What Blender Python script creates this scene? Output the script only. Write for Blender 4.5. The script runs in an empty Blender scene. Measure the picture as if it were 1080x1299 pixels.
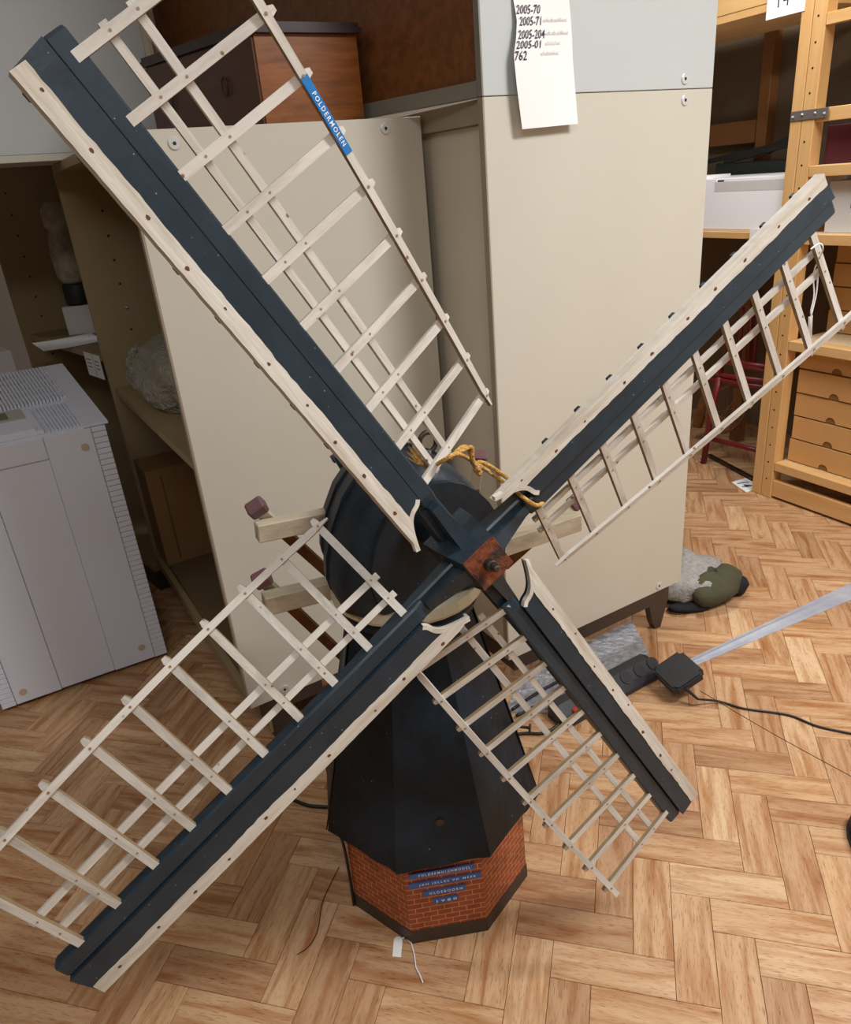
import bpy, bmesh, math, random
from mathutils import Vector, Matrix
random.seed(7)
PI = math.pi
S = bpy.context.scene
COL = S.collection

# ------------------------------------------------------------------ camera
RIGHT = Vector((0.995679544595117, -0.03809078885693046, -0.08468374270848697))
UP = Vector((0.09285604167129072, 0.4084410515429426, 0.9080493725231216))
FWD = Vector((0.0, 0.9119895828455236, -0.41021336007161924))
CAM = Vector((0, 0, 1.5)); FPX = 938.9
cd = bpy.data.cameras.new('camera'); co = bpy.data.objects.new('camera', cd); COL.objects.link(co)
co.matrix_world = Matrix(((RIGHT.x, UP.x, -FWD.x, CAM.x), (RIGHT.y, UP.y, -FWD.y, CAM.y), (RIGHT.z, UP.z, -FWD.z, CAM.z), (0, 0, 0, 1)))
cd.sensor_fit = 'VERTICAL'; cd.sensor_height = 24; cd.lens = FPX / 1299 * 24
cd.clip_start = .02; cd.clip_end = 60
S.camera = co

# ------------------------------------------------------------------ world, light, exposure
W = bpy.data.worlds.new('world'); S.world = W; W.use_nodes = True
W.node_tree.nodes['Background'].inputs[0].default_value = (.9, .95, 1, 1)
W.node_tree.nodes['Background'].inputs[1].default_value = .25
S.view_settings.view_transform = 'Standard'; S.view_settings.look = 'None'
S.view_settings.gamma = 1; S.view_settings.use_curve_mapping = False
S.view_settings.exposure = 0.12
# ceiling lamps: x, y, size x, size y, power, colour
LAMPS = [(1.75, .8, 1.2, .3, 66, (.97, .985, 1)), (.0, -.6, 1.2, .3, 26, (.95, .98, 1)), (-1.7, .5, 1.2, .3, 7, (.82, .91, 1)), (1.0, 2.9, 1.2, .3, 28, (.97, .985, 1))]
CEIL = 2.85

# ------------------------------------------------------------------ helpers
def srgb(h):
    if isinstance(h, str):
        h = [int(h[i:i+2], 16) for i in (0, 2, 4)]
    return tuple((c/255/12.92 if c/255 <= .04045 else ((c/255+.055)/1.055)**2.4) for c in h) + (1,)

def mat(name, col, rough=.5, metal=0, var=0, vscale=8, stretch=(1, 1, 1), bump=0, bscale=60, col2=None, spec=.5, spots=None, coat=0, lo=.35, hi=.65, per_object=False):
    m = bpy.data.materials.new(name); m.use_nodes = True
    nt = m.node_tree; N = nt.nodes; L = nt.links
    b = N['Principled BSDF']
    b.inputs['Base Color'].default_value = srgb(col); b.inputs['Roughness'].default_value = rough
    b.inputs['Metallic'].default_value = metal; b.inputs['Specular IOR Level'].default_value = spec
    b.inputs['Coat Weight'].default_value = coat
    if var or col2 or bump or spots:
        tc = N.new('ShaderNodeTexCoord'); mp = N.new('ShaderNodeMapping'); mp.inputs['Scale'].default_value = stretch
        L.new(tc.outputs['Object'], mp.inputs['Vector'])
        src = mp.outputs['Vector']
        if per_object:
            oi = N.new('ShaderNodeObjectInfo'); vm = N.new('ShaderNodeVectorMath'); vm.operation = 'MULTIPLY_ADD'
            cx = N.new('ShaderNodeCombineXYZ'); L.new(oi.outputs['Random'], cx.inputs[0]); L.new(oi.outputs['Random'], cx.inputs[1]); L.new(oi.outputs['Random'], cx.inputs[2])
            L.new(cx.outputs[0], vm.inputs[0]); vm.inputs[1].default_value = (37, 53, 29); L.new(src, vm.inputs[2]); src = vm.outputs[0]
        nz = N.new('ShaderNodeTexNoise'); nz.inputs['Scale'].default_value = vscale; nz.inputs['Detail'].default_value = 6; nz.inputs['Roughness'].default_value = .65
        L.new(src, nz.inputs['Vector'])
        last = None
        if col2 or var:
            mr = N.new('ShaderNodeMapRange'); mr.inputs[1].default_value = lo; mr.inputs[2].default_value = hi
            L.new(nz.outputs['Fac'], mr.inputs[0])
            mx = N.new('ShaderNodeMix'); mx.data_type = 'RGBA'
            L.new(mr.outputs[0], mx.inputs[0])
            c1 = srgb(col); c2 = srgb(col2) if col2 else tuple(c*(1-var) for c in c1[:3]) + (1,)
            mx.inputs[6].default_value = c1; mx.inputs[7].default_value = c2
            last = mx.outputs[2]
        if spots:
            sc, dens, scol = spots
            n2 = N.new('ShaderNodeTexVoronoi'); n2.inputs['Scale'].default_value = sc; n2.inputs['Randomness'].default_value = 1
            L.new(nz.outputs['Color'], (w2 := N.new('ShaderNodeVectorMath')).inputs[0]); w2.operation = 'MULTIPLY_ADD'; w2.inputs[1].default_value = (.006, .006, .006)
            L.new(tc.outputs['Object'], w2.inputs[2]); L.new(w2.outputs[0], n2.inputs['Vector'])
            m2 = N.new('ShaderNodeMapRange'); m2.inputs[1].default_value = dens; m2.inputs[2].default_value = dens*.55
            L.new(n2.outputs['Distance'], m2.inputs[0])
            mx2 = N.new('ShaderNodeMix'); mx2.data_type = 'RGBA'; L.new(m2.outputs[0], mx2.inputs[0])
            if last is not None: L.new(last, mx2.inputs[6])
            else: mx2.inputs[6].default_value = srgb(col)
            mx2.inputs[7].default_value = srgb(scol); last = mx2.outputs[2]
        if last is not None: L.new(last, b.inputs['Base Color'])
        if bump:
            nb = N.new('ShaderNodeTexNoise'); nb.inputs['Scale'].default_value = bscale; nb.inputs['Detail'].default_value = 5
            L.new(src, nb.inputs['Vector'])
            bp = N.new('ShaderNodeBump'); bp.inputs['Strength'].default_value = bump; bp.inputs['Distance'].default_value = .01
            L.new(nb.outputs['Fac'], bp.inputs['Height']); L.new(bp.outputs[0], b.inputs['Normal'])
    return m

def chamfer(c, s, b=0):
    bm = bmesh.new(); bmesh.ops.create_cube(bm, size=1)
    for v in bm.verts: v.co = Vector((v.co.x*s[0], v.co.y*s[1], v.co.z*s[2]))
    if b: bmesh.ops.bevel(bm, geom=list(bm.edges), offset=b, segments=1, affect='EDGES', profile=.5)
    bm.verts.index_update()
    vs = [v.co + Vector(c) for v in bm.verts]; fs = [[v.index for v in f.verts] for f in bm.faces]
    bm.free(); return vs, fs

class MB:
    def __init__(s, M=None): s.v = []; s.f = []; s.mi = []; s.M = M; s.uv = None
    def add(s, vs, fs, mi=0):
        o = len(s.v)
        for v in vs: s.v.append((s.M @ Vector(v)) if s.M else Vector(v))
        for f in fs: s.f.append([i+o for i in f]); s.mi.append(mi)
        return s
    def box(s, lo, hi, b=0, mi=0):
        lo = Vector(lo); hi = Vector(hi); vs, fs = chamfer((lo+hi)/2, hi-lo, b); return s.add(vs, fs, mi)
    def bar(s, p, q, w, t, up=(0, 0, 1), b=0, mi=0):
        p = Vector(p); q = Vector(q); d = (q-p); l = d.length; d.normalize(); up = Vector(up)
        x = d.cross(up).normalized(); z = x.cross(d).normalized()
        vs, fs = chamfer((0, l/2, 0), (w, l, t), b)
        return s.add([p + x*v[0] + d*v[1] + z*v[2] for v in vs], fs, mi)
    def loft(s, rings, caps=True, closed=True, mi=0):
        n = len(rings[0]); vs = [v for r in rings for v in r]; fs = []
        for i in range(len(rings)-1):
            for j in range(n if closed else n-1):
                k = (j+1) % n; fs.append([i*n+j, i*n+k, (i+1)*n+k, (i+1)*n+j])
        if caps and closed: fs.append(list(range(n))[::-1]); fs.append([(len(rings)-1)*n+j for j in range(n)])
        return s.add(vs, fs, mi)
    def tube(s, pts, r, seg=8, mi=0, closed=False):
        pts = [Vector(p) for p in pts]; n = len(pts)
        rr = r if isinstance(r, (list, tuple)) else [r]*n
        u = None; rings = []
        for i, p in enumerate(pts):
            if closed: d = pts[(i+1) % n] - pts[i-1]
            else: d = pts[min(i+1, n-1)] - pts[max(i-1, 0)]
            d.normalize()
            if u is None:
                u = d.cross(Vector((0, 0, 1)));
                if u.length < 1e-3: u = d.cross(Vector((1, 0, 0)))
            else: u = u - d*u.dot(d)
            u.normalize(); w = d.cross(u)
            rings.append([p + (u*math.cos(2*PI*k/seg) + w*math.sin(2*PI*k/seg))*rr[i] for k in range(seg)])
        if closed: rings.append(rings[0])
        return s.loft(rings, caps=not closed, mi=mi)
    def prism(s, poly, h0, h1, M=None, mi=0):
        n = len(poly); vs = [Vector((x, y, h0)) for x, y in poly] + [Vector((x, y, h1)) for x, y in poly]
        fs = [list(range(n))[::-1], list(range(n, 2*n))] + [[i, (i+1) % n, n+(i+1) % n, n+i] for i in range(n)]
        if M: vs = [M @ v for v in vs]
        return s.add(vs, fs, mi)
    def build(s, name, mats, parent=None, smooth=False, kind=None, label=None, mw=None, normals=True):
        me = bpy.data.meshes.new(name); me.from_pydata([tuple(v) for v in s.v], [], s.f)
        if not isinstance(mats, (list, tuple)): mats = [mats]
        for m in mats: me.materials.append(m)
        me.polygons.foreach_set('material_index', s.mi)
        if normals:
            bm = bmesh.new(); bm.from_mesh(me); bmesh.ops.recalc_face_normals(bm, faces=bm.faces); bm.to_mesh(me); bm.free()
        if smooth: me.polygons.foreach_set('use_smooth', [True]*len(me.polygons))
        me.update()
        o = bpy.data.objects.new(name, me); COL.objects.link(o)
        if mw is not None: o.matrix_local = mw
        if parent: o.parent = parent
        if kind: o['kind'] = kind
        if label: o['label'] = label
        return o

def tag(o, label, cat, group=None):
    o['label'] = label; o['category'] = cat
    if group: o['group'] = group
    return o
def thing(name, label, cat, loc=(0, 0, 0), rz=0, group=None):
    o = bpy.data.objects.new(name, None); COL.objects.link(o); o.empty_display_size = .05
    o.location = loc; o.rotation_euler = (0, 0, math.radians(rz)); return tag(o, label, cat, group)
def struct(o): o['kind'] = 'structure'; return o
def ray(x, y): return (FWD + RIGHT*((x-540)/FPX) - UP*((y-649.5)/FPX)).normalized()
def fl(x, y, z=0.0):
    d = ray(x, y); return CAM + d*((z-CAM.z)/d.z)
def vpl(x, y, A, az):
    d = ray(x, y); a = math.radians(az); n = Vector((-math.sin(a), math.cos(a), 0))
    return CAM + d*((Vector((A[0], A[1], 0)) - Vector((CAM.x, CAM.y, 0))).dot(n)/d.dot(n))
def smoothpath(pts, n=6):
    pts = [Vector(p) for p in pts]; out = []
    for i in range(len(pts)-1):
        p0 = pts[max(i-1, 0)]; p1 = pts[i]; p2 = pts[i+1]; p3 = pts[min(i+2, len(pts)-1)]
        for k in range(n):
            t = k/n
            out.append(.5*((2*p1) + (p2-p0)*t + (2*p0-5*p1+4*p2-p3)*t*t + (3*p1-p0-3*p2+p3)*t**3))
    out.append(pts[-1]); return out
def text_geo(txt, size, depth=.0004, spacing=1.0, shear=0, font_w=0):
    cu = bpy.data.curves.new('t', 'FONT'); cu.body = txt; cu.size = size; cu.extrude = depth/2; cu.align_x = 'LEFT'
    cu.space_character = spacing; cu.shear = shear; cu.offset = font_w; cu.resolution_u = 2
    o = bpy.data.objects.new('t', cu); COL.objects.link(o)
    dg = bpy.context.evaluated_depsgraph_get(); me = bpy.data.meshes.new_from_object(o.evaluated_get(dg))
    vs = [v.co.copy() for v in me.vertices]; fs = [list(p.vertices) for p in me.polygons]
    bpy.data.objects.remove(o); bpy.data.meshes.remove(me); bpy.data.curves.remove(cu)
    return vs, fs
def fit_text(mb, txt, M, x0, x1, h, mi=1, spacing=1.15, shear=0, fw=0.0, z=.0006):
    """text from x0 to x1, height h, centred on y = 0 of frame M"""
    vs, fs = text_geo(txt, 1.0, .0, spacing, shear, fw)
    xa = min(v.x for v in vs); xb = max(v.x for v in vs); ya = min(v.y for v in vs); yb = max(v.y for v in vs)
    mb.add([M @ Vector((x0+(v.x-xa)/(xb-xa)*(x1-x0), ((v.y-ya)/(yb-ya)-.5)*h, z)) for v in vs], fs, mi)

# ------------------------------------------------------------------ materials
MT = {}
MT['wall'] = mat('wall_paint', 'e4e0d8', .9, var=.04, vscale=2)
MT['wall2'] = mat('darkened_unseen_wall', '8f887c', .9, var=.04, vscale=2)  # unseen walls darkened to cut bounced light, standing for shelving there
MT['ceil'] = mat('ceiling_paint', 'eceae6', .95)
MT['gap'] = mat('floor_underlay', '4a3220', .8)
MT['cream'] = mat('cream_melamine', 'cfcabb', .42, var=.05, vscale=1.5, bump=.02, bscale=300)
MT['boardshade'] = mat('board_shade_in_colour', '6f5c41', .6, var=.1)  # shade of the unit's bottom bay put into the board's colour
MT['fingap'] = mat('fin_gap', '77777c', .6)
MT['creamshade'] = mat('cream_melamine_shaded', '9a8662', .5, var=.08, vscale=3)  # dimmed copy of the cream, with interior shade put into the colour
MT['greyu'] = mat('grey_melamine', 'c3c8c7', .45, var=.03, vscale=2)
MT['taupe'] = mat('taupe_edge', '9c8d78', .5, var=.05)
MT['taupeback'] = mat('taupe_back_panel', 'd2c8b4', .5, var=.08, vscale=2)
MT['greyframe'] = mat('grey_green_frame', '858276', .5, var=.06)
MT['hardboard'] = mat('brown_hardboard', '84502a', .45, col2='68401f', vscale=40, bump=.05)
MT['plinth'] = mat('dark_plinth', '3d3128', .5)
MT['steel'] = mat('steel', 'dcdcdc', .35, metal=.45)
MT['dark'] = mat('black_slot', '151413', .6)
MT['sailwood'] = mat('whitewashed_wood', 'd1cabf', .7, col2='a79e92', vscale=30, stretch=(1, .12, 1), bump=.25, bscale=60, spots=(26, .09, '7c5a3e'), lo=.42, hi=.75)
MT['sailwoodx'] = mat('whitewashed_lath', 'd0c9bf', .7, col2='a59c90', vscale=30, stretch=(.15, 1, 1), bump=.25, bscale=60, spots=(26, .08, '7c5a3e'), lo=.45, hi=.75)
MT['sailedge'] = mat('worn_white_edge', 'dad4c8', .65, col2='b0a28e', vscale=25, stretch=(1, .12, 1), bump=.35, bscale=50, spots=(11, .12, '6b4426'), lo=.42, hi=.72)
MT['paint'] = mat('blue_black_paint', '2a3842', .36, col2='1f2b34', vscale=20, bump=.06, bscale=40, spots=(60, .07, '8e959a'), lo=.3, hi=.7, spec=.45)
MT['paint2'] = mat('blue_black_beam_paint', '2c3a44', .36, col2='202c35', vscale=25, stretch=(1, .3, 1), bump=.07, bscale=60, spots=(70, .06, '9aa0a3'), spec=.45)
MT['tar'] = mat('black_sheet_metal', '0f1a22', .42, col2='1f303e', vscale=6, bump=.2, bscale=25, spots=(34, .06, '6d7780'), lo=.45, hi=.75, spec=.25)
MT['cap'] = mat('dark_grey_cap', '1a222a', .48, col2='2d3740', vscale=5, bump=.35, bscale=16, spots=(34, .05, '6d7780'), lo=.4, hi=.7, spec=.35)
MT['rust'] = mat('rusty_plate', '7a3c1c', .8, col2='33231e', vscale=28, bump=.6, bscale=70, lo=.4, hi=.56)
MT['bareside'] = mat('bare_brown_lath_side', '97805f', .75, var=.2, vscale=40)
MT['nail'] = mat('dull_nail', '94775a', .6)
MT['rustspot'] = mat('rust_stain', '6b4022', .8, var=.3, vscale=200)
MT['iron'] = mat('dark_iron', '3a3838', .45, metal=.6, col2='5a4a40', vscale=30)
MT['collar'] = mat('cream_stained_collar', 'cfc7ac', .6, col2='8a6b40', vscale=14, lo=.55, hi=.75)
MT['spruit'] = mat('weathered_tail_wood', 'c4b79e', .7, col2='a0917a', vscale=25, stretch=(.2, 1, 1), bump=.2)
MT['brace'] = mat('brown_stained_brace', '8a5c2c', .65, col2='6b451f', vscale=14)
MT['pale'] = mat('pale_brace', 'cbbfa6', .7, var=.15)
MT['purple'] = mat('purple_brown_cap', '67525c', .6, col2='6f4444', vscale=20)
MT['blue'] = mat('blue_label_tape', '1f78c0', .3)
MT['navy'] = mat('dark_blue_label_tape', '2f62a8', .35)
MT['ink'] = mat('white_embossing', 'f2f6fa', .5)
MT['twine'] = mat('golden_twine', 'e2b566', .8, col2='c4924a', vscale=90, bump=.8, bscale=200)
MT['paper'] = mat('white_paper', 'f4f3f1', .8)
MT['pen'] = mat('ink_pen', '3a3850', .8)
MT['pencil'] = mat('pencil', 'd4d2d0', .9)
MT['unit'] = mat('white_plastic', 'dfe3ee', .4)
MT['unitdark'] = mat('shadow_gap', '3a3a3c', .7)
MT['lcd'] = mat('lcd', '6e7a60', .3)
MT['tan'] = mat('tan_screw_cover', 'c3b299', .5)
MT['lid'] = mat('grey_lid', 'b9b6ae', .4)
MT['carton'] = mat('brown_cardboard', '8c6840', .8, var=.15, vscale=6, bump=.1)
MT['tape'] = mat('dark_tape_residue', '5d4630', .6)
MT['rack'] = mat('pine', 'e2b87e', .5, col2='d4a060', vscale=10, stretch=(1, 1, .12), bump=.05)
MT['rackx'] = mat('pine_board', 'e2b87e', .5, col2='d4a060', vscale=10, stretch=(.12, 1, 1), bump=.05)
MT['rackshade'] = mat('pine_shaded', '8a5c30', .6, var=.15)  # pine darkened in colour to stand for shade at the rack's rear
MT['board'] = mat('pale_chipboard', 'd8c09c', .7, col2='c2a67c', vscale=80)
MT['tray'] = mat('tan_archive_card', 'd6a468', .6, var=.06, vscale=5)
MT['trayshade'] = mat('tan_archive_card_shaded', '8d6230', .7)  # same tan card, darkened to stand for shade behind the thumb notch
MT['whitebox'] = mat('white_archive_card', 'fbfbfd', .5)
MT['greybox'] = mat('grey_white_card', 'd2cfcc', .7)
MT['redbook'] = mat('dark_red_cloth', '4e1420', .6)
MT['redtube'] = mat('dark_red_enamel', '7d2026', .4, var=.2)
MT['darkgreen'] = mat('dark_green_black', '16201d', .5)
MT['brownback'] = mat('rack_back_hardboard', '6b5a46', .8, var=.1)
MT['mahog'] = mat('mahogany_lit_side', 'a35f22', .32, col2='6b3a12', vscale=7, stretch=(1, 1, 9), lo=.3, hi=.7, coat=.2)  # lit face of the chest, its brightness put into the colour
MT['mahogf'] = mat('mahogany_shaded_front', '5a3a2c', .4, var=.15, vscale=10, stretch=(1, 1, 5))  # same mahogany as the side, with the front's shade put into the colour
MT['mahogt'] = mat('dark_moulding', '33201a', .3)
MT['blackp'] = mat('black_plastic', '1d1e21', .45, bump=.05, bscale=400)
MT['blackp2'] = mat('satin_black_plastic', '26282d', .35)
MT['cable'] = mat('black_cable', '141416', .4)
MT['grayc'] = mat('gray_wool', 'a8a49e', .95, col2='8a8680', vscale=60, bump=.5, bscale=120)
MT['olive'] = mat('olive_cloth', '4d4b33', .9, var=.2, bump=.4, bscale=60)
MT['black'] = mat('black_cloth', '16161a', .9, bump=.3, bscale=80)
MT['foil'] = mat('grey_bubble_foil', 'b4b4b8', .35, metal=.3, col2='8c8c92', vscale=40, bump=.8, bscale=60)
MT['ducttape'] = mat('silver_duct_tape', 'a9b0c2', .38, metal=.35, col2='c6ccd8', vscale=6, bump=.3, bscale=14)
MT['plaster'] = mat('dusty_glassy_plaster', 'b9b29c', .5, col2='857d69', vscale=14)
MT['redled'] = mat('red_switch', 'c22a20', .4)
MT['rubber'] = mat('black_rubber', '19191a', .6)
MT['wirem'] = mat('thin_brown_wire', '5b4a3a', .5)

def glassy(name, col, rough=.15, alpha=.35):
    m = bpy.data.materials.new(name); m.use_nodes = True; nt = m.node_tree; b = nt.nodes['Principled BSDF']
    b.inputs['Base Color'].default_value = srgb(col); b.inputs['Roughness'].default_value = rough; b.inputs['Alpha'].default_value = alpha
    nz = nt.nodes.new('ShaderNodeTexVoronoi'); nz.inputs['Scale'].default_value = 95
    tc = nt.nodes.new('ShaderNodeTexCoord'); nt.links.new(tc.outputs['Object'], nz.inputs['Vector'])
    bp = nt.nodes.new('ShaderNodeBump'); bp.inputs['Strength'].default_value = .7; bp.inputs['Distance'].default_value = .01
    nt.links.new(nz.outputs['Distance'], bp.inputs['Height']); nt.links.new(bp.outputs[0], b.inputs['Normal'])
    return m
MT['bubble'] = glassy('clear_bubble_wrap', 'c9c4b6', .2, .45)

def floor_mat(island=False):
    m = bpy.data.materials.new('herringbone_wood'); m.use_nodes = True
    nt = m.node_tree; N = nt.nodes; L = nt.links; b = N['Principled BSDF']
    if island:
        g = N.new('ShaderNodeNewGeometry'); rnd = g.outputs['Random Per Island']
        at = N.new('ShaderNodeAttribute'); at.attribute_name = 'lp'; vec = at.outputs['Vector']
    else:
        oi = N.new('ShaderNodeObjectInfo'); rnd = oi.outputs['Random']
        tc = N.new('ShaderNodeTexCoord'); vec = tc.outputs['Object']
    wn = N.new('ShaderNodeTexWhiteNoise'); wn.noise_dimensions = '1D'; L.new(rnd, wn.inputs['W'])
    off = N.new('ShaderNodeVectorMath'); off.operation = 'MULTIPLY_ADD'
    L.new(wn.outputs['Color'], off.inputs[0]); off.inputs[1].default_value = (9, 9, 9); L.new(vec, off.inputs[2])
    mp = N.new('ShaderNodeMapping'); mp.inputs['Scale'].default_value = (1.0, 9, 1); L.new(off.outputs[0], mp.inputs['Vector'])
    n1 = N.new('ShaderNodeTexNoise'); n1.inputs['Scale'].default_value = 5; n1.inputs['Detail'].default_value = 5; n1.inputs['Distortion'].default_value = .6
    L.new(mp.outputs[0], n1.inputs['Vector'])
    mp2 = N.new('ShaderNodeMapping'); mp2.inputs['Scale'].default_value = (16, 200, 1); L.new(off.outputs[0], mp2.inputs['Vector'])
    n2 = N.new('ShaderNodeTexNoise'); n2.inputs['Scale'].default_value = 3; n2.inputs['Detail'].default_value = 4; L.new(mp2.outputs[0], n2.inputs['Vector'])
    r1 = N.new('ShaderNodeValToRGB'); L.new(wn.outputs['Value'], r1.inputs[0])
    cr = r1.color_ramp; cr.elements[0].position = 0; cr.elements[0].color = srgb('b28b66'); cr.elements[1].position = 1; cr.elements[1].color = srgb('dcbb93')
    for p_, c_ in ((.25, 'be9671'), (.5, 'cfa87e'), (.75, 'c69e78')):
        e = cr.elements.new(p_); e.color = srgb(c_)
    mA = N.new('ShaderNodeMix'); mA.data_type = 'RGBA'; mA.blend_type = 'MULTIPLY'; mA.inputs[7].default_value = srgb('cda880')
    k1 = N.new('ShaderNodeMapRange'); k1.inputs[1].default_value = .42; k1.inputs[2].default_value = .72; L.new(n1.outputs['Fac'], k1.inputs[0])
    L.new(k1.outputs[0], mA.inputs[0]); L.new(r1.outputs[0], mA.inputs[6])
    mB = N.new('ShaderNodeMix'); mB.data_type = 'RGBA'; mB.blend_type = 'MULTIPLY'; mB.inputs[7].default_value = srgb('a67c64')
    k2 = N.new('ShaderNodeMapRange'); k2.inputs[1].default_value = .56; k2.inputs[2].default_value = .7; k2.inputs[4].default_value = .75; L.new(n2.outputs['Fac'], k2.inputs[0])
    L.new(k2.outputs[0], mB.inputs[0]); L.new(mA.outputs[2], mB.inputs[6])
    L.new(mB.outputs[2], b.inputs['Base Color'])
    b.inputs['Roughness'].default_value = .42; b.inputs['Specular IOR Level'].default_value = .35
    bp = N.new('ShaderNodeBump'); bp.inputs['Strength'].default_value = .06; bp.inputs['Distance'].default_value = .003
    L.new(n2.outputs['Fac'], bp.inputs['Height']); L.new(bp.outputs[0], b.inputs['Normal'])
    return m
MT['floor'] = floor_mat(); MT['floor_far'] = floor_mat(True)

def brick_mat():
    m = bpy.data.materials.new('printed_brick_paper'); m.use_nodes = True
    nt = m.node_tree; N = nt.nodes; L = nt.links; b = N['Principled BSDF']
    uv = N.new('ShaderNodeUVMap'); uv.uv_map = 'UVMap'
    bt = N.new('ShaderNodeTexBrick'); L.new(uv.outputs[0], bt.inputs['Vector'])
    bt.inputs['Color1'].default_value = srgb('8e4226'); bt.inputs['Color2'].default_value = srgb('a24e2e'); bt.inputs['Mortar'].default_value = srgb('d09a66')
    bt.inputs['Scale'].default_value = 1; bt.inputs['Mortar Size'].default_value = .0008; bt.inputs['Brick Width'].default_value = .031; bt.inputs['Row Height'].default_value = .0143
    bt.inputs['Mortar Smooth'].default_value = .1
    nz = N.new('ShaderNodeTexNoise'); nz.inputs['Scale'].default_value = 18; nz.inputs['Detail'].default_value = 5; L.new(uv.outputs[0], nz.inputs['Vector'])
    mx = N.new('ShaderNodeMix'); mx.data_type = 'RGBA'; mx.blend_type = 'MULTIPLY'; mx.inputs[7].default_value = (.45, .42, .4, 1)
    mr = N.new('ShaderNodeMapRange'); mr.inputs[1].default_value = .5; mr.inputs[2].default_value = .8; L.new(nz.outputs['Fac'], mr.inputs[0])
    L.new(mr.outputs[0], mx.inputs[0]); L.new(bt.outputs['Color'], mx.inputs[6]); L.new(mx.outputs[2], b.inputs['Base Color'])
    b.inputs['Roughness'].default_value = .4
    return m
MT['brick'] = brick_mat()

# ------------------------------------------------------------------ room shell
def slab(name, lo, hi, m): return struct(MB().box(lo, hi).build(name, m))
flo = slab('floor', (-3.4, -2.6, -.06), (3.4, 5.6, -.0125), MT['gap'])
slab('ceiling', (-3.5, -2.7, CEIL), (3.5, 5.7, CEIL+.1), MT['ceil'])
slab('wall_back', (-3.5, 5.6, -.06), (3.5, 5.7, CEIL), MT['wall'])
slab('wall_front', (-3.5, -2.7, -.06), (3.5, -2.6, CEIL), MT['wall2'])
slab('wall_left', (-3.5, -2.6, -.06), (-3.4, 5.6, CEIL), MT['wall2'])
slab('wall_right', (3.4, -2.6, -.06), (3.5, 5.6, CEIL), MT['wall'])

# herringbone blocks
TH, OU, OV, BW = -.284818, .327466*1.5, .814969*1.5, .0544113*1.5
cT, sT = math.cos(TH), math.sin(TH); BL = 3*BW
def fxy(u, v): return Vector((OU + BW*(cT*u + sT*v), OV + BW*(sT*u - cT*v), 0))
blocks = []
for j in range(-16, 17):
    for k in range(-40, 41):
        for orient in (0, 1):
            if orient == 0: cu_, cv_ = k+1.5-3*j, k+.5+3*j
            else: cu_, cv_ = k+.5-3*j, k+2.5+3*j
            c = fxy(cu_, cv_)
            if not (-3.3 < c.x < 3.3 and -2.4 < c.y < 5.4): continue
            d = c - CAM; z = d.dot(FWD); vis = False; a = 9e9
            if z > .1:
                px = 540 + FPX*d.dot(RIGHT)/z; py = 649.5 - FPX*d.dot(UP)/z
                vis = -90 < px < 1170 and py < 1400
            blocks.append((0 if vis else 1, z if z > .1 else 50, c, orient))
blocks.sort(key=lambda b: (b[0], b[1]))
g_ = .0009
vs_, fs_ = chamfer((0, 0, -.006), (BL-g_, BW-g_, .012), .0006)
bme = bpy.data.meshes.new('parquet_block'); bme.from_pydata([tuple(v) for v in vs_], [], fs_); bme.materials.append(MT['floor'])
for i, (v_, z_, c, orient) in enumerate(blocks[:300]):
    o = bpy.data.objects.new('parquet_block', bme); COL.objects.link(o); o.parent = flo
    o.location = (c.x, c.y, -random.random()*.0002); o.rotation_euler = (0, 0, TH + (PI/2 if orient else 0))
far = MB(); lp = []
for (v_, z_, c, orient) in blocks[300:]:
    a = TH + (PI/2 if orient else 0); R_ = Matrix.Rotation(a, 3, 'Z')
    far.add([R_ @ v + c for v in vs_], fs_); lp += [tuple(v) for v in vs_]
fo = far.build('parquet_field', MT['floor_far'], flo, kind='stuff', normals=False)
at_ = fo.data.attributes.new('lp', 'FLOAT_VECTOR', 'POINT'); at_.data.foreach_set('vector', [x for v in lp for x in v])

# ceiling lights
for i, (x, y, sx, sy, pw, colr) in enumerate(LAMPS):
    t = thing('ceiling_light', ['fluorescent ceiling light above the pine rack', 'fluorescent ceiling light above the parquet in front of the windmill', 'dim fluorescent ceiling light above the white dehumidifier', 'fluorescent ceiling light above the aisle behind the tall cabinet'][i], 'light', (x, y, CEIL-.06), 0)
    MB().box((-sx/2-.03, -sy/2-.03, .0), (sx/2+.03, sy/2+.03, .055), .004).build('housing', MT['ceil'], t)
    ld = bpy.data.lights.new('lamp', 'AREA'); ld.shape = 'RECTANGLE'; ld.size = sx; ld.size_y = sy; ld.energy = pw; ld.color = colr
    lo_ = bpy.data.objects.new('lamp', ld); COL.objects.link(lo_); lo_.parent = t; lo_.location = (0, 0, -.01)

# ------------------------------------------------------------------ windmill model
BASE = Vector((-.05, 1.286, 0))
wm = thing('windmill_model', 'dark wooden model polder windmill with four latticed sails standing on the parquet', 'windmill model', BASE)
OC0 = math.radians(-84.956-67.5)      # corner directions of the octagon
def oct_(k, r, z): a = OC0 + k*PI/4; return Vector((r*math.cos(a), r*math.sin(a), z))
RB = .2155
pl = MB(); pl.loft([[oct_(k, RB+.003, 0) for k in range(8)], [oct_(k, RB+.002, .036) for k in range(8)]]); pl.build('plinth', MT['plinth'], wm, label='dark brown painted plinth band')
bb = MB(); bb.loft([[oct_(k, RB, .036) for k in range(8)], [oct_(k, RB-.004, .27) for k in range(8)]])
bo = bb.build('brick_base', MT['brick'], wm, label='octagonal base covered in printed brick paper')
uvl = bo.data.uv_layers.new(name='UVMap')
side_len = 2*RB*math.sin(PI/8)
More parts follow.
